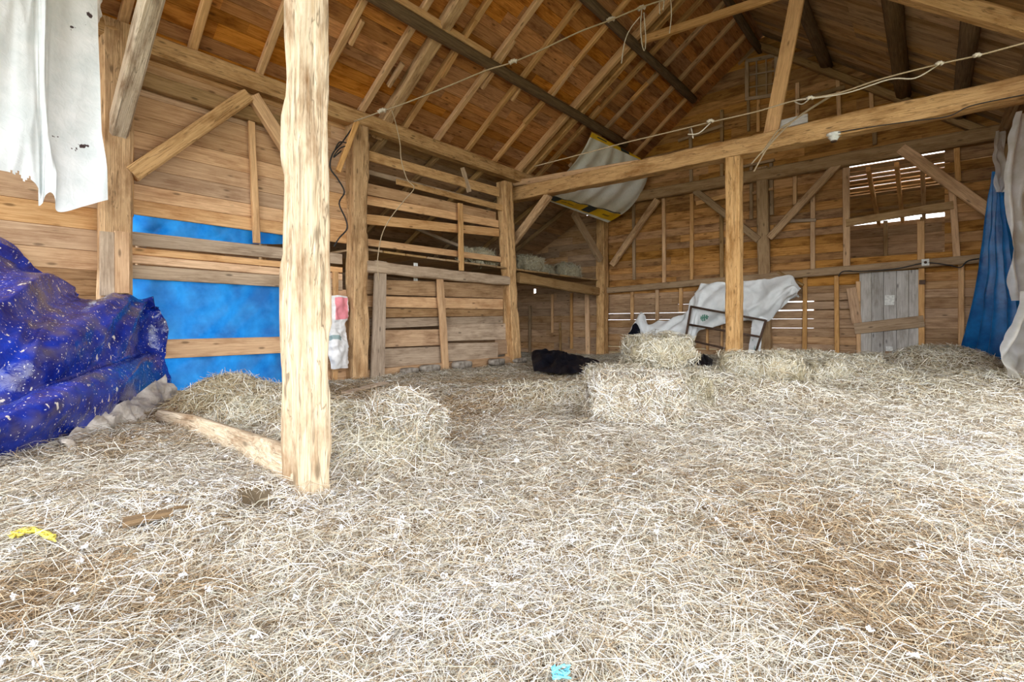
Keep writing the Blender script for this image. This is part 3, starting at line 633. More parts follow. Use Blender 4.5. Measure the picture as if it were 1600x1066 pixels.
for i, (a, w_, h_) in enumerate((((672, 594), .5, .16), ((722, 588), .55, .2), ((776, 580), .5, .18), ((812, 590), .45, .14), ((640, 590), .4, .12))):
    p = onX(*a, XL+.18); R = []; s = random.random()*50
    for k in range(7):
        t = k/6-.5; rr = (1-.55*abs(2*t)**6)*.5
        R.append([(t*w_, max(-.8, min(.8, 1.2*math.cos(j*math.tau/8)))*.16*rr*1.7*(1+.2*noise.noise((k, j, s))), max(-.8, min(.8, 1.2*math.sin(j*math.tau/8)))*h_*.62*rr*1.7*(1+.25*noise.noise((k*2, j, s+5)))) for j in range(8)])
    o = link('foundation_stone', rows_mesh('stone', R), M['stone'], None, Matrix.Translation((p.x, p.y, .05+h_*.28)) @ Matrix.Rotation(math.pi/2, 4, 'Z'))
    tag(o, ('long low stone under the boarded screen, second along from the post side', 'flat grey foundation stone under the screen, middle of the row', 'block stone under the right part of the boarded screen', 'flat stone lying before the foot of the leaning weathered post', 'small stone nearest the grey leaning board')[i], 'stone', 'foundation stones under the screen')

# ------------------------------------------------------------------ sheets
def sheet(name, G, mat, parent=None, nu=50, nv=50, folds=None, smooth=True, cut=None):
    """G: rows of control points (3-D); upsampled with splines, folded along the normal"""
    rows = [smooth_path(r, 8) for r in G]; rows = [[r[min(int(i/(nu-1)*(len(r)-1)), len(r)-1)].lerp(r[min(int(i/(nu-1)*(len(r)-1))+1, len(r)-1)], i/(nu-1)*(len(r)-1) % 1) for i in range(nu)] for r in rows]
    cols = []
    for i in range(nu):
        c = smooth_path([r[i] for r in rows], 8); cols.append([c[min(int(j/(nv-1)*(len(c)-1)), len(c)-1)].lerp(c[min(int(j/(nv-1)*(len(c)-1))+1, len(c)-1)], j/(nv-1)*(len(c)-1) % 1) for j in range(nv)])
    b = G[0][0].copy(); Vv = []
    for i in range(nu):
        for j in range(nv):
            p = cols[i][j]
            if folds:
                du = cols[min(i+1, nu-1)][j]-cols[max(i-1, 0)][j]; dv = cols[i][min(j+1, nv-1)]-cols[i][max(j-1, 0)]
                nrm = du.cross(dv); nrm = nrm.normalized() if nrm.length > 1e-9 else ZV
                if nrm.dot(O-p) < 0: nrm = -nrm
                p = p+nrm*folds(i/(nu-1), j/(nv-1), p)
            Vv.append(p-b)
    Fc = [(i*nv+j, (i+1)*nv+j, (i+1)*nv+j+1, i*nv+j+1) for i in range(nu-1) for j in range(nv-1) if not (cut and cut(i/(nu-1), j/(nv-1)))]
    me = mesh(name, Vv, Fc, smooth); uv = me.uv_layers.new(name='UVMap')
    for l in me.loops: i, j = divmod(l.vertex_index, nv); uv.data[l.index].uv = (i/(nu-1), j/(nv-1))
    return link(name, me, mat, parent, Matrix.Translation(b))
def ridge(p, sc, s=0): return 1-2*abs(noise.noise((p[0]*sc+s, p[1]*sc, p[2]*sc)))
def crumple(a, sc, s=0): return lambda u, v, p: a*(ridge(p, sc, s)+.5*ridge(p, sc*2.3, s+9)-.6)
# bright blue tarps behind the left wall boards
for i, (r, lab) in enumerate((((195, 330, 460, 383), 'bright blue tarp strip showing between the upper boards of the left wall'), ((195, 432, 535, 612), 'large bright blue tarp hanging low on the left wall below the boards'))):
    x0, ya, x1, yb_ = r; G = [[onX(x0+(x1-x0)*t, (ya, (ya+yb_)/2, yb_)[k]+(t*22*(1-k*.55) if i == 0 else t*(12, 0, -8)[k]), XW-.075) for t in (0, .33, .66, 1)] for k in range(3)]
    tag(sheet('wall_tarp', G, M['bright'], None, 60, 40, lambda u, v, p: .045*ridge((p[1]-p[2]*.9, p[1]*.25, p[2]*.25), 2.4)+.03*ridge((p[1]*.4+p[2]*.15, p[1]*.2, p[2]*.05), 6)+.01*ridge(p, 6)-.06), lab, 'tarp', 'bright blue tarps on the left wall')
# navy tarp thrown over a heap at the left
rows = [[(-150, 775, 3.2), (0, 716, 3.82), (75, 692, 4.25), (150, 668, 4.9), (205, 645, 5.7), (243, 622, 6.75), (262, 600, 7.3)],
        [(-150, 700, 3.1), (0, 668, 3.7), (75, 640, 4.1), (150, 615, 4.75), (205, 596, 5.55), (236, 588, 6.55), (255, 585, 7.25)],
        [(-150, 650, 3.4), (0, 638, 3.95), (75, 608, 4.35), (150, 584, 5.0), (200, 566, 5.75), (229, 560, 6.6), (248, 562, 7.3)],
        [(-150, 640, 3.8), (0, 630, 4.35), (75, 602, 4.8), (140, 578, 5.4), (195, 558, 6.1), (226, 544, 6.8), (243, 546, 7.35)],
        [(-150, 540, 4.0), (0, 555, 4.4), (70, 535, 4.8), (135, 520, 5.4), (190, 505, 6.05), (222, 500, 6.75), (236, 505, 7.4)],
        [(-150, 440, 4.5), (0, 470, 4.9), (62, 480, 5.2), (125, 485, 5.7), (185, 480, 6.2), (219, 472, 6.8), (230, 485, 7.4)],
        [(-150, 340, 5.1), (0, 386, 5.5), (58, 424, 5.75), (118, 458, 6.05), (175, 464, 6.4), (213, 464, 6.95), (222, 478, 7.4)],
        [(-150, 345, 5.8), (0, 390, 6.0), (58, 428, 6.3), (118, 462, 6.6), (170, 468, 6.9), (205, 470, 7.2), (214, 482, 7.45)]]
G = [[atd(x, y+(7 if i > 5 else 0), k) for x, y, k in r] for i, r in enumerate(rows)]
for r in G:
    for p in r: p.x = max(p.x, XW+.1)
def nf(u, v, p):
    q_, l_ = v-.85*u, u+v; a = .75*ridge((q_*3.0, l_*.55, 0), 1.0, 3)+.25*ridge((q_*7, l_*1.3, 4), 1.0, 8)
    band = min(1, max(.22, (v-.36)*6)); return band*.22*(a-.45)+.012*ridge(p, 5)-.01
nv_ = root('covered_heap', onZ(90, 690, 0), 'dark blue tarp splashed white draped over a heap by the left wall', 'tarp')
sheet('tarp_cover', G, M['navy'], nv_, 110, 90, nf)
G = [[atd(x, y, k) for x, y, k in r] for r in ([(90, 706, 4.1), (120, 672, 4.6), (160, 645, 5.0), (205, 622, 5.7), (240, 598, 6.4), (256, 592, 6.7)], [(100, 700, 4.05), (128, 690, 4.5), (165, 660, 4.95), (212, 640, 5.6), (246, 612, 6.3), (266, 602, 6.6)],
                                               [(85, 712, 4.0), (125, 704, 4.4), (170, 684, 4.8), (215, 668, 5.4), (245, 640, 6.1), (272, 618, 6.6)])]
sheet('turned_up_edge', G, M['tarpback'], nv_, 70, 26, crumple(.10, 3.0, 5))['label'] = 'grey crumpled lining of the tarp turned up along its lower edge'
G = [[atd(x, y, k) for x, y, k in r] for r in ([(95, 706, 4.05), (150, 684, 4.6), (205, 664, 5.35), (262, 628, 6.4)], [(85, 716, 4.02), (150, 690, 4.5), (210, 672, 5.3), (268, 634, 6.3)])]
sheet('blue_hem', G, M['navy'], nv_, 40, 8, crumple(.012, 5))
# torn white sheet upper left
cx_ = [(-90, 4.5, 262), (0, 4.9, 274), (30, 5.02, 284), (50, 5.1, 296), (58, 5.14, 320), (66, 5.17, 318), (72, 5.2, 302), (82, 5.25, 332), (120, 5.45, 326), (160, 5.65, 316)]
G = [[atd(x+(t-1)*(12 if x > 100 else 0), -170+(yb+170)*t, k+.1*(1-t)) for x, k, yb in cx_] for t in (0, .3, .5, .7, .85, 1)]
def tf_(u, v, p): return .07*ridge((u*3+v*.6, v*.7, 2), 1.1, 4)+.03*ridge((u*9, v*2+u*2, 1), 1)-.03+.10*min(1, max(0, (u-.62)*9))*min(1, max(0, (v-.7)*6))
tag(sheet('torn_sheet', G, M['torn'], None, 70, 70, tf_, cut=lambda u, v: v > .955+.045*noise.noise((u*22, 3, 1)) and u < .45), 'torn white plastic sheet hanging in front of the left wall, holed and ragged', 'sheet')
# printed lumber wrap over the loft corner
def LW(px, py, off): return onL(px, py, off)
tl, tr = onL(925, 207, .2), onL(1000, 247, .45)
bl, br_ = onX(826, 303, XL+.15), onX(950, 346, XL+.5)
kd = lambda p: p.x*-SN+p.y*CS
dl0, dl1, dr0, dr1 = kd(tl), kd(bl), kd(tr), kd(br_)
lft = [(925, 207), (908, 238), (880, 272), (848, 297), (826, 303)]; rgt = [(1000, 247), (1013, 266), (1008, 292), (984, 326), (950, 348)]
G = []
for k in range(5):
    t = k/4; a, b = lft[k], rgt[k]; d0 = max(dl0+(dl1-dl0)*t, 12.6); d1 = dr0+(dr1-dr0)*t
    G.append([atd(a[0]+(b[0]-a[0])*s_, a[1]+(b[1]-a[1])*s_, d0+(d1-d0)*s_+(.15*math.sin(math.pi*t))) for s_ in (0, .33, .66, 1)])
tag(sheet('lumber_wrap', G, M['wrap'], None, 60, 60, lambda u, v, p: .05*math.sin(u*34+v*4)*math.sin(math.pi*v)**.7*(.6+.4*noise.noise((u*5, v*2, 0)))), 'white wrap with yellow printed edges slung from the roof over the loft corner', 'wrap')
tag(sheet('brown_paper_flap', [[onL(924, 205, .12), onL(936, 211, .12), onL(947, 217, .12)], [onL(914, 225, .16), onL(920, 232, .16), onL(928, 240, .16)], [onL(890, 250, .2), onL(896, 258, .2), onL(905, 268, .2)]], M['raft'], None, 16, 20, crumple(.02, 4)), 'brown paper flap curling beside the yellow printed wrap under the roof', 'paper')
# white tarp by the back wall
tops = [(972, 556, 564), (985, 528, 563), (1000, 487, 563), (1012, 508, 562), (1030, 503, 560), (1055, 497, 556), (1076, 486, 548), (1089, 450, 520), (1101, 444, 514), (1125, 443, 507), (1150, 441, 500), (1175, 440, 502), (1195, 437, 503), (1215, 435, 487), (1238, 433, 464), (1247, 453, 459)]
G = [[onY(x, a+(b-a)*t, YF-.35-.25*math.sin(math.pi*t)) for x, a, b in tops] for t in (0, .35, .7, 1)]
tag(sheet('white_tarp', G, M['whitetarp'], None, 120, 36, lambda u, v, p: .09*ridge((u*9+v*3, v*1.2, 3), 1.3)+.07*ridge(p, 2.2)-.06), 'white tarp with small green print sagging along the back wall', 'tarp')
tag(sheet('hanging_strip', [[onY(x, y, YF-.4) for x, y in ((1176, 496), (1186, 492), (1200, 498))], [onY(x, y, YF-.4) for x, y in ((1172, 530), (1180, 528), (1190, 530))], [onY(x, y, YF-.35) for x, y in ((1166, 566), (1178, 566), (1190, 566))]], M['whitetarp'], None, 14, 24, crumple(.04, 5)), 'narrow white plastic strip hanging behind the squared middle post', 'plastic')
tag(sheet('black_rag', [[onY(x, y, YF-.75) for x, y in ((983, 520), (993, 505), (1000, 515))], [onY(x, y, YF-.85) for x, y in ((984, 545), (995, 540), (1003, 545))], [onY(x, y, YF-.8) for x, y in ((980, 562), (995, 562), (1006, 560))]], M['black'], None, 16, 20, crumple(.06, 5)), 'black plastic scrap caught in the left end of the white tarp', 'plastic')
# hanging blue tarp, clear film
dB = lambda px: 10.3-(px-1500)/100*1.7
rw = [(268, 1551, 1561), (300, 1547, 1569), (350, 1540, 1577), (400, 1534, 1584), (450, 1527, 1591), (500, 1517, 1598), (535, 1507, 1602), (556, 1501, 1604)]
G = [[atd(a+(b-a)*s_, y+(26*math.sin(s_*2.2) if y > 530 else 0), dB(a+(b-a)*s_)) for s_ in (0, .25, .5, .75, 1)] for y, a, b in rw]
tag(sheet('hanging_tarp', G, M['hang'], None, 70, 60, lambda u, v, p: (.02+.09*v)*math.sin(u*26+2.5*noise.noise((u*3, v*1.5, 1)))+.03*noise.noise((u*6, v*9, 2))), 'blue tarp gathered at its top, hanging by the right end of the back wall', 'tarp')
def film(name, rw, label, dd, a=.05, f=22):
    G = [[atd(p0+(p1-p0)*s_, y, dd+.0*s_) for s_ in (0, .33, .66, 1)] for y, p0, p1 in rw]
    tag(sheet(name, G, M['clear'], None, 50, 60, lambda u, v, p: a*math.sin(u*f+3*noise.noise((u*3, v*4, 1)))+.04*ridge(p, 3)-.04), label, 'plastic')
film('plastic_film', [(175, 1588, 1650), (220, 1577, 1650), (300, 1572, 1650), (345, 1575, 1650), (400, 1580, 1650), (440, 1578, 1650), (470, 1582, 1650)], 'clear plastic film hanging in front of the gathered blue tarp, upper sheet', 7.4)
film('plastic_film', [(455, 1598, 1650), (490, 1588, 1652), (530, 1572, 1655), (560, 1562, 1655), (590, 1578, 1655), (614, 1580, 1655)], 'crumpled clear plastic film trailing onto the hay below the gathered blue tarp', 7.0, .07, 15)
film('plastic_film', [(205, 1556, 1570), (250, 1554, 1572), (300, 1556, 1571)], 'small scrap of clear film at the top of the gathered blue tarp', 9.0, .03, 9)
tag(tube('curtain_pole', wire([(1572, 200), (1590, 165), (1606, 120)], 8.6, 7.2), .035, M['dim'], n=8), 'dark pole at the top of the clear plastic film', 'pole')
# feed sack behind the foreground post
G = [[onX(x, y, XL+o) for x, y, o in r] for r in ([(512, 462, .02), (527, 462, .06), (541, 464, .02)], [(511, 495, .05), (528, 495, .16), (543, 492, .05)], [(512, 515, .04), (526, 516, .1), (540, 520, .04)], [(513, 545, .06), (528, 540, .2), (544, 545, .06)], [(518, 576, .04), (530, 576, .12), (543, 575, .04)])]
tag(sheet('feed_sack', G, M['sack'], None, 26, 50, crumple(.05, 4.5)), 'crumpled white and pink feed sacks hung between the foreground and second posts', 'sack')
# black plastic on the floor under the loft
def floor_sheet(name, pix, mat, label, lift=.05, amp=.08, sc=4, nu=40, nv=18, rise=(.02, 0, 0)):
    G = []
    for r in pix: G.append([(lambda p: Vector((p.x, p.y, max(Hs(p.x, p.y), 0)+lift)))(onZ(x, y, .1)) for x, y in r])
    for r, l2 in zip(G, rise):
        for k, p in enumerate(r): p.z += l2*(1, .9, .5, .12)[k] if len(r) == 4 else l2
    return tag(sheet(name, G, mat, None, nu, nv, lambda u, v, p: amp*(.4+ridge(p, sc))*math.sin(math.pi*u)**.5*math.sin(math.pi*min(max(v, .02), .98))**.5), label, 'plastic')
floor_sheet('black_plastic', [[(832, 566), (862, 567), (895, 567), (936, 567)], [(830, 571), (862, 572), (897, 574), (937, 570)], [(834, 577), (866, 582), (900, 588), (934, 574)]], M['black'], 'crumpled black plastic sheet on the floor under the loft', .06, .12, 3.4, rise=(.30, .26, 0))
floor_sheet('black_plastic', [[(1082, 568), (1098, 566), (1114, 570)], [(1084, 576), (1098, 578), (1112, 580)]], M['black'], 'small black plastic scrap on the hay left of the squared middle post', .1, .12, 6, 20, 12)

# ------------------------------------------------------------------ iron rack at the back
rk = root('iron_rack', onY(1130, 566, YF-.6), 'rusty iron gate frame with three rails standing before the white tarp', 'rack')
yk = YF-.75
for nm, a, b in (('rail', (1079, 479), (1196, 501)), ('rail', (1075, 507), (1190, 527)), ('rail', (1069, 530), (1184, 556)), ('upright', (1080, 478), (1066, 560)), ('upright', (1197, 500), (1176, 566)), ('upright', (1128, 489), (1122, 545))):
    p, q = onY(*a, yk), onY(*b, yk)
    if nm == 'rail': tube('rail', [p, q], .028, M['iron'], rk, 8, 0)
    elif a[0] != 1128: tube('upright', [p, q], .03, M['iron'], rk, 8, 0)

# ------------------------------------------------------------------ hay bales and mounds
def bale_straws(L, Wd, Hh, n, dens=None):
    A = np.array([Wd*Hh, Wd*Hh, L*Hh, L*Hh, L*Wd]); f = rng.choice(5, n, p=A/A.sum()); u = rng.uniform(-.5, .5, n); v = rng.uniform(-.5, .5, n)
    P = np.empty((n, 3)); Nn = np.zeros((n, 3))
    for k in range(5):
        m = f == k; s = 1 if k % 2 == 0 else -1
        if k < 2: P[m] = np.stack([np.full(m.sum(), s*L/2), u[m]*Wd, (v[m]+.5)*Hh], 1); Nn[m, 0] = s
        elif k < 4: P[m] = np.stack([u[m]*L, np.full(m.sum(), s*Wd/2), (v[m]+.5)*Hh], 1); Nn[m, 1] = s
        else: P[m] = np.stack([u[m]*L, v[m]*Wd, np.full(m.sum(), Hh)], 1); Nn[m, 2] = 1
    return P, Nn
def lump(x, y, z, L, Wd, Hh, rz, label, tilt=(0, 0), n=2600, name='hay_bale', cat='hay bale', group='hay bales', rnd=.12, green=0.0, w=.006, loose=.25, big=.03):
    r = root(name, (x, y, z), label, cat, group)
    mw = Matrix.Translation((x, y, z)) @ Matrix.Rotation(rz, 4, 'Z') @ Matrix.Rotation(tilt[0], 4, 'X') @ Matrix.Rotation(tilt[1], 4, 'Y')
    s = random.random()*80
    def warp(v):
        v = Vector(v); e = Vector((v.x/(L/2), v.y/(Wd/2), (v.z-Hh/2)/(Hh/2))); m = max(abs(e.x), abs(e.y), abs(e.z)); l = e.length or 1
        k = 1-rnd*(l-m)*1.6; d = big*noise.noise((v.x*5+s, v.y*5, v.z*5))+big*.6*noise.noise((v.x*13+s, v.y*13, v.z*13))
        fl = -.03*max(0, 1-abs(v.x-.02)/.035) if cat == 'hay bale' else 0      # groove between two wads
        c = Vector((0, 0, Hh/2)); return c+(v-c)*(k+(d+fl)/(.5*min(Wd, Hh)))
    a, b, c = 14, 8, 7; V = []; Fc = []; idx = {}
    def vid(i, j, k):
        if (i, j, k) not in idx: idx[i, j, k] = len(V); V.append(warp(((i/a-.5)*L, (j/b-.5)*Wd, k/c*Hh)))
        return idx[i, j, k]
    for i in range(a):
        for j in range(b): Fc += [(vid(i, j, c), vid(i+1, j, c), vid(i+1, j+1, c), vid(i, j+1, c)), (vid(i, j, 0), vid(i, j+1, 0), vid(i+1, j+1, 0), vid(i+1, j, 0))]
        for k in range(c): Fc += [(vid(i, 0, k), vid(i+1, 0, k), vid(i+1, 0, k+1), vid(i, 0, k+1)), (vid(i, b, k), vid(i, b, k+1), vid(i+1, b, k+1), vid(i+1, b, k))]
    for j in range(b):
        for k in range(c): Fc += [(vid(0, j, k), vid(0, j, k+1), vid(0, j+1, k+1), vid(0, j+1, k)), (vid(a, j, k), vid(a, j+1, k), vid(a, j+1, k+1), vid(a, j, k+1))]
    me = mesh('packed_hay', V, Fc, True); color_mesh(me, lambda co: np.array([(.36, .31, .20)])*rng.uniform(.7, 1.2, (len(co), 1)))
    link('packed_hay', me, M['straw'], r, mw)
    P, Nn = bale_straws(L, Wd, Hh, n); P = np.array([warp(p) for p in P])+Nn*rng.exponential(.008, (n, 1))
    col = tints(n)*(1-green)+np.array([(.45, .41, .27)])*rng.uniform(.7, 1.2, (n, 1))*green
    o = link('loose_stalks', straw_mesh('loose_stalks', P, Nn, rng.uniform(.06, .22, n), w*rng.uniform(.7, 1.3, n), col, loose), M['straw'], r, mw); o['kind'] = 'stuff'
    return r
def at_floor(px, py, dz=0): x, y = px2(px, py); return x, y, Hs(x, y)+dz
def bale(px, py, L, Wd, Hh, rz, label, dz=-.05, back=0, **k):
    x, y = px2(px, py); l = math.hypot(x, y); x, y = x*(1+back/l), y*(1+back/l); return lump(x, y, Hs(x, y)+dz if dz < .2 else dz, L, Wd, Hh, YAW+rz, label, **k)
bale(992, 668, .92, .48, .47, -.10, 'pale intact hay bale lying at the front of the bale group', -.05, .28, n=9500, rnd=.15, w=.0046)
bale(1028, 622, .95, .6, .48, .25, 'hay bale on top of the group, highest one before the white tarp', .36, .3, n=4200, green=.35, rnd=.3, big=.06)
bale(1052, 645, .85, .5, .48, -.3, 'hay bale just behind and to the right of the pale intact bale', -.22, .3, n=4200, green=.3, rnd=.3, big=.06)
bale(962, 632, .85, .5, .44, .35, 'broken hay bale behind left of the pale intact bale', -.22, .3, n=3600, green=.2, rnd=.35, big=.07)
bale(1188, 628, 1.0, .55, .46, -.5, 'half-buried hay bale before the foot of the squared middle post', -.16, .3, n=4200, green=.35, rnd=.35, big=.07)
bale(1285, 608, .8, .5, .40, .2, 'loosened hay bale to the right of the squared middle post', -.24, .2, n=3000, green=.35, rnd=.35, big=.07)
bale(1345, 600, .7, .5, .36, -.3, 'loosened hay bale in front of the grey door', -.24, .2, n=2600, green=.3, rnd=.4, big=.07)
bale(622, 722, .55, .40, .40, -.35, 'tipped hay bale lying right of the foreground post', -.13, .22, n=5200, tilt=(.1, .38), rnd=.3, w=.0042, big=.05)
def LB(px, py, L, Wd, Hh, label, dx=.6, rz=1.57):
    p = onX(px, py, XL-dx); lump(p.x, p.y, 2.43, L, Wd, Hh, rz, label, n=1400, green=.75, w=.009, rnd=.35, big=.08, loose=.5)
LB(828, 430, 1.0, .5, .48, 'greenish hay bale on the loft, left one beside the leaning post', .5)
LB(886, 440, .75, .6, .50, 'greenish hay bale on the loft, standing nearest the corner post', .7, 1.2)
LB(745, 425, 1.2, .6, .42, 'greenish hay bale on the loft seen through the screen slats', .5)
LB(845, 425, .8, .5, .40, 'greenish hay bale on the loft behind the left one', 1.2, .9)
# extra stalks standing out of the swellings round the bales
n = 26000; cm = np.array(MOUNDS[:15]+MOUNDS[17:18]); kx = rng.integers(0, len(cm), n); X = cm[kx, 0]+rng.normal(0, .45, n)*cm[kx, 2]; Y = cm[kx, 1]+rng.normal(0, .45, n)*cm[kx, 2]
k = (X < 1.1) & (Y < YF-.1) & (X > -8.1); X, Y = X[k], Y[k]; n = len(X); D = np.hypot(X, Y)
Z = HH(X, Y); Nn = np.stack([-(HH(X+e, Y)-Z)/e, -(HH(X, Y+e)-Z)/e, np.ones(n)], 1); Nn /= np.linalg.norm(Nn, axis=1, keepdims=True)
col = tints(n, brown(X, Y)*.6)*.75+.25*np.array([(.48, .45, .26)])
tag(link('mound_stalks', straw_mesh('mound_stalks', np.stack([X, Y, Z+.02], 1), Nn, rng.uniform(.1, .3, n), np.clip(.0014+.00055*D, .0024, .0075), col, .3), M['straw']), 'tangled hay stalks on the swells around the bales and posts', 'hay', kind='stuff')

# ------------------------------------------------------------------ ropes, cables, small things
ra = root('rope', onX(556, 190, XL+.2), 'long knotted rope sagging from the second post up across the rafters', 'rope')
tube('cord', wire([(553, 190), (597, 174), (642, 158), (707, 132), (760, 110), (802, 97), (850, 76), (905, 50), (955, 31), (1003, 11), (1050, -4)], 9.0, 8.4), .013, M['rope'], ra)
for px, py in ((597, 174), (802, 97), (955, 31), (1003, 13)):
    k_ = wire([(px-6, py+2), (px, py-2), (px+6, py-1)], 8.6, 8.6); tube('knot', k_, .034, M['twine'], ra, 8, 5, .2)
for pts in (((1003, 14), (1001, 40), (1003, 68), (1007, 79), (1009, 60), (1006, 20)), ((1048, 0), (1049, 25), (1046, 52)), ((1000, 26), (985, 45), (976, 66), (971, 99)), ((1030, 2), (1031, 22)), ((1038, 0), (1036, 16))):
    tube('loose_end', wire(pts, 8.5, 8.5), .009, M['twine'], ra, 5, 5)
tag(tube('hanging_twine', wire([(612, 172), (619, 195), (625, 225), (627, 250), (636, 280), (647, 294), (630, 315), (608, 344), (596, 370), (590, 408), (592, 440)], 8.9, 9.3), .009, M['rope']), 'twine dangling from the long rope down to the grey leaning board', 'twine')
rb = root('line', onY(835, 260, YB), 'thin knotted line strung from the left rafters to the right wall above tie beam', 'rope')
tube('cord', wire([(835, 260), (905, 242), (969, 225), (1040, 208), (1110, 191), (1180, 175), (1243, 157), (1308, 146), (1375, 124), (1468, 100), (1527, 87), (1612, 64)], 10.0, 6.4), .011, M['rope'], rb)
tube('second_cord', wire([(1243, 157), (1320, 146), (1390, 124), (1430, 122), (1468, 100)], 7.6, 6.9), .009, M['twine'], rb)
for px, py, d_ in ((1110, 190, 8.3), (1266, 154, 7.4), (1468, 100, 6.8), (1527, 87, 6.6)): tube('knot', wire([(px-5, py+1), (px, py-2), (px+5, py)], d_, d_), .024, M['twine'], rb, 8, 5, .2)
for pts in (((1080, 200), (1083, 216)), ((1110, 192), (1092, 208), (1075, 210)), ((1240, 158), (1252, 163), (1262, 157))): tube('loose_end', wire(pts, 8.2, 8.0), .01, M['twine'], rb, 5, 4)
rc = root('looped_cord', onY(1230, 195, YB-.3), 'frayed cord looped over the long tie beam right of the upright board', 'cord')
for pts in (((1300, 148), (1262, 172), (1238, 190), (1205, 222), (1174, 256)), ((1300, 150), (1255, 178), (1232, 196), (1200, 230), (1178, 268)), ((1236, 190), (1215, 205), (1190, 240)), ((1248, 182), (1232, 194), (1224, 198))): tube('cord', wire(pts, 8.9, 8.9), .013, M['rope'], rc, 5, 5)
tag(tube('power_cable', [onX(x, y, XL+.2) for x, y in ((556, 192), (535, 222), (520, 240), (516, 262), (528, 280), (538, 300), (530, 318), (540, 342), (542, 358), (530, 372), (522, 385))], .014, M['cable']), 'black cable looping down beside the second post behind the foreground post', 'cable')
tag(tube('power_cable', [onX(x, y, XL+.24) for x, y in ((523, 235), (531, 222), (546, 226), (531, 232), (521, 246), (533, 236))], .012, M['cable']), 'small coil of black cable near the top of the second post', 'cable')
tag(tube('power_cable', [onY(x, y, YB-.19) for x, y in ((1303, 208), (1350, 200), (1420, 190), (1480, 182), (1510, 168), (1540, 160), (1612, 146))], .008, M['cable']), 'black cable clipped along the right part of the long tie beam', 'cable')
tag(tube('power_cable', [onY(x, y, YF-.26) for x, y in ((1310, 432), (1318, 424), (1345, 424), (1400, 420), (1445, 411), (1480, 414), (1500, 418), (1512, 408), (1530, 404))], .012, M['cable']), 'black cable running along the rail beam past the junction box', 'cable')
jb = root('junction_box', onY(1446, 410, YF-.25), 'small white electrical box on the rail beam above the door corner', 'electrical box')
plank(onY(1440, 410.5, YF-.27), onY(1452, 409.5, YF-.27), .15, NY, M['white'], jb, th=.07, name='box_body')
tube('knob', [onY(1446, 410, YF-.27), onY(1446, 410, YF-.30)], .03, M['iron'], jb, 8, 0)
lh = root('lamp_holder', onY(1303, 214, YB-.1), 'white porcelain lamp holder under the long tie beam', 'lamp holder')
p = onY(1303, 209, YB-.1)
R = [[(r*math.cos(j*math.tau/14), r*math.sin(j*math.tau/14), z) for j in range(14)] for r, z in ((.12, 0), (.12, -.04), (.085, -.06), (.06, -.10), (.05, -.12), (.02, -.12))]
link('porcelain_base', rows_mesh('porcelain_base', R), M['white'], lh, Matrix.Translation(p))
link('socket_ring', rows_mesh('socket_ring', [[(r*math.cos(j*math.tau/12), r*math.sin(j*math.tau/12), z) for j in range(12)] for r, z in ((.045, -.12), (.045, -.14), (.03, -.14))]), M['iron'], lh, Matrix.Translation(p))
# curved slab lying from the tarp to the foreground post
P_ = []
for x, y, z, w_ in ((250, 650, .07, .10), (300, 662, .07, .13), (350, 682, .07, .15), (400, 704, .08, .18), (435, 720, .10, .19), (455, 735, .07, .16), (466, 754, .04, .12)):
    p = onZ(x, y, .12); P_.append((onZ(x, y, Hs(p.x, p.y)+z), w_))
R = []
for i, (p, w_) in enumerate(P_):
    t = (P_[min(i+1, 6)][0]-P_[max(i-1, 0)][0]).normalized(); sd = t.cross(ZV).normalized()
    prof = [(-.03, -.5), (.03, -.5), (.04, -.2), (.035, .25), (.02, .5), (-.025, .5), (-.035, .1)]
    R.append([p+sd*a*1.0+ZV*(b*w_*1.2)-P_[0][0] for a, b in prof])
tag(link('curved_slab', rows_mesh('curved_slab', R), M['post'], None, Matrix.Translation(P_[0][0])), 'curved pale slab of wood lying from the dark tarp to foreground post', 'slab')
p, q = onZ(192, 820, .04), onZ(270, 803, .05); p.z, q.z = Hs(p.x, p.y)+.045, Hs(q.x, q.y)+.05; tag(plank(p, q, .10, ZV, M['log'], None, th=.025, name='flat_stick', q_width=.06), 'flat dark brown stick half buried in the hay near the yellow twine', 'stick')
p, q = onZ(272, 803, .04), onZ(300, 797, .05); p.z, q.z = Hs(p.x, p.y)+.045, Hs(q.x, q.y)+.045; tag(timber('thin_stick', p, q, .012, .012, M['log'], ZV, n=4), 'thin dark twig past the far end of the flat dark brown stick', 'twig')
p, q = onZ(540, 612, .05), onZ(602, 597, .06); tag(plank(p, q, .14, ZV, M['drift'], None, th=.03, name='floor_board'), 'dark board lying on the hay before the second post', 'board')
p, q = onY(1345, 566, YF-.7), onY(1368, 562, YF-.5); p.z, q.z = Hs(p.x, p.y)+.05, Hs(q.x, q.y)+.12; tag(plank(p, q, .25, ZV, M['drift'], None, th=.03, name='floor_board'), 'short brown board lying on hay at the foot of the grey door', 'board')
yt = root('yellow_twine', onZ(48, 834, .02), 'tangle of yellow baler twine lying in the hay', 'twine')
ym = plain('yellow_twine', (.85, .72, .12), .8, .2, scale=90)
for k in range(16):
    x0 = random.uniform(10, 30); pts = []
    for j in range(6):
        xx = x0+(88-x0)*j/5*random.uniform(.85, 1); pts.append(onZ(xx, 836-9*math.sin(j/5*math.pi)+random.uniform(-5, 5)+j*1.0, .035+random.uniform(-.01, .02)))
    tube('strand', pts, .0045, ym, yt, 4, 5)
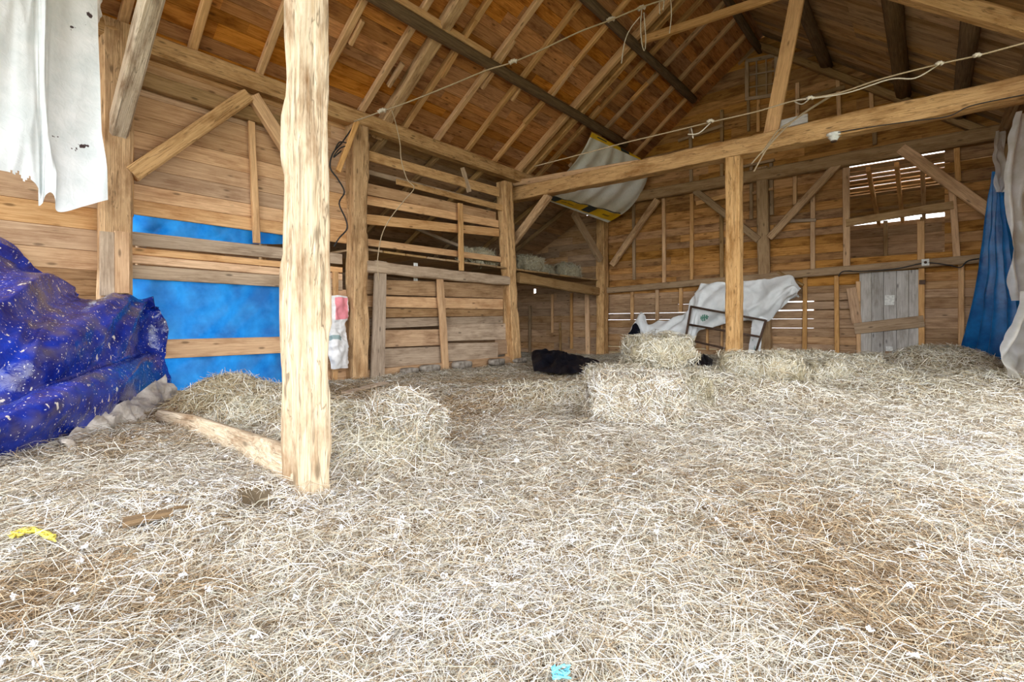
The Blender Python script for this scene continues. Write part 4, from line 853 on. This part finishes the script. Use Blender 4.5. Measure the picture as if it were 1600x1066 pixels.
def egg(px, py, r, label, name, cat, m, sx=1.0, sz=.8, lift=.0):
    x, y, z = at_floor(px, py); s = random.random()*9
    R = [[(sx*r*math.sin(a)*math.cos(j*math.tau/12)*(1+.12*noise.noise((a, j, s))), r*math.sin(a)*math.sin(j*math.tau/12), -r*sz*math.cos(a)) for j in range(12)] for a in [.02+i*(math.pi-.04)/8 for i in range(9)]]
    tag(link(name, rows_mesh(name, R), m, None, Matrix.Translation((x, y, z+r*sz*.75+lift)) @ Matrix.Rotation(YAW, 4, 'Z')), label, cat)
egg(807, 724, .022, 'small white ball in the hay right of the tipped bale', 'white_ball', 'ball', M['white'], 1, 1)
egg(851, 733, .022, 'white flattish pebble beside the small white ball', 'white_pebble', 'pebble', M['white'], 1.7, .6)
egg(681, 727, .02, 'dark grey lump at the right foot of the tipped bale', 'grey_lump', 'lump', M['stone'], 1.6, .7)
egg(733, 823, .018, 'little dark feather clump in the open hay', 'dark_clump', 'clump', M['stone'], 1, .9)
bt = root('blue_fray', onZ(880, 1056, .03), 'frayed bit of light blue plastic at the bottom edge hay', 'plastic')
bm_ = plain('light_blue_plastic', (.20, .62, .75), .6, .3)
for k in range(10):
    pts = [onZ(862+random.uniform(0, 30), 1062-random.uniform(0, 24), .03+random.uniform(0, .02)) for _ in range(3)]; tube('fray', pts, .003, bm_, bt, 4, 4)
p, q = onY(1205, 198, YB+.05), onY(1262, 184, YB+.05); tag(plank(p, q, .16, NY, M['grey'], None, th=.03, name='loose_board'), 'short grey board standing on the long tie beam behind the frayed cord', 'board')
p, q = onX(650, 411, XL-.16), onX(662, 440, XL-.16); q.y = p.y+.02; tag(plank(Vector((p.x, p.y, q.z)), Vector((p.x, p.y, p.z)), .11, PX, M['white'], None, th=.01, name='paper_card'), 'small white card tucked behind the grey-brown beam of the boarded screen', 'card')
G = [[atd(x, y, 5.95) for x, y in r] for r in ([(86, -120), (120, -120), (162, -120)], [(92, -20), (124, -10), (160, 0)], [(118, 12), (138, 30), (156, 48)])]
tag(sheet('tarp_fold', G, M['tarpback'], None, 24, 30, crumple(.05, 4)), 'grey tarp fold hanging behind the top of the torn white sheet', 'tarp')
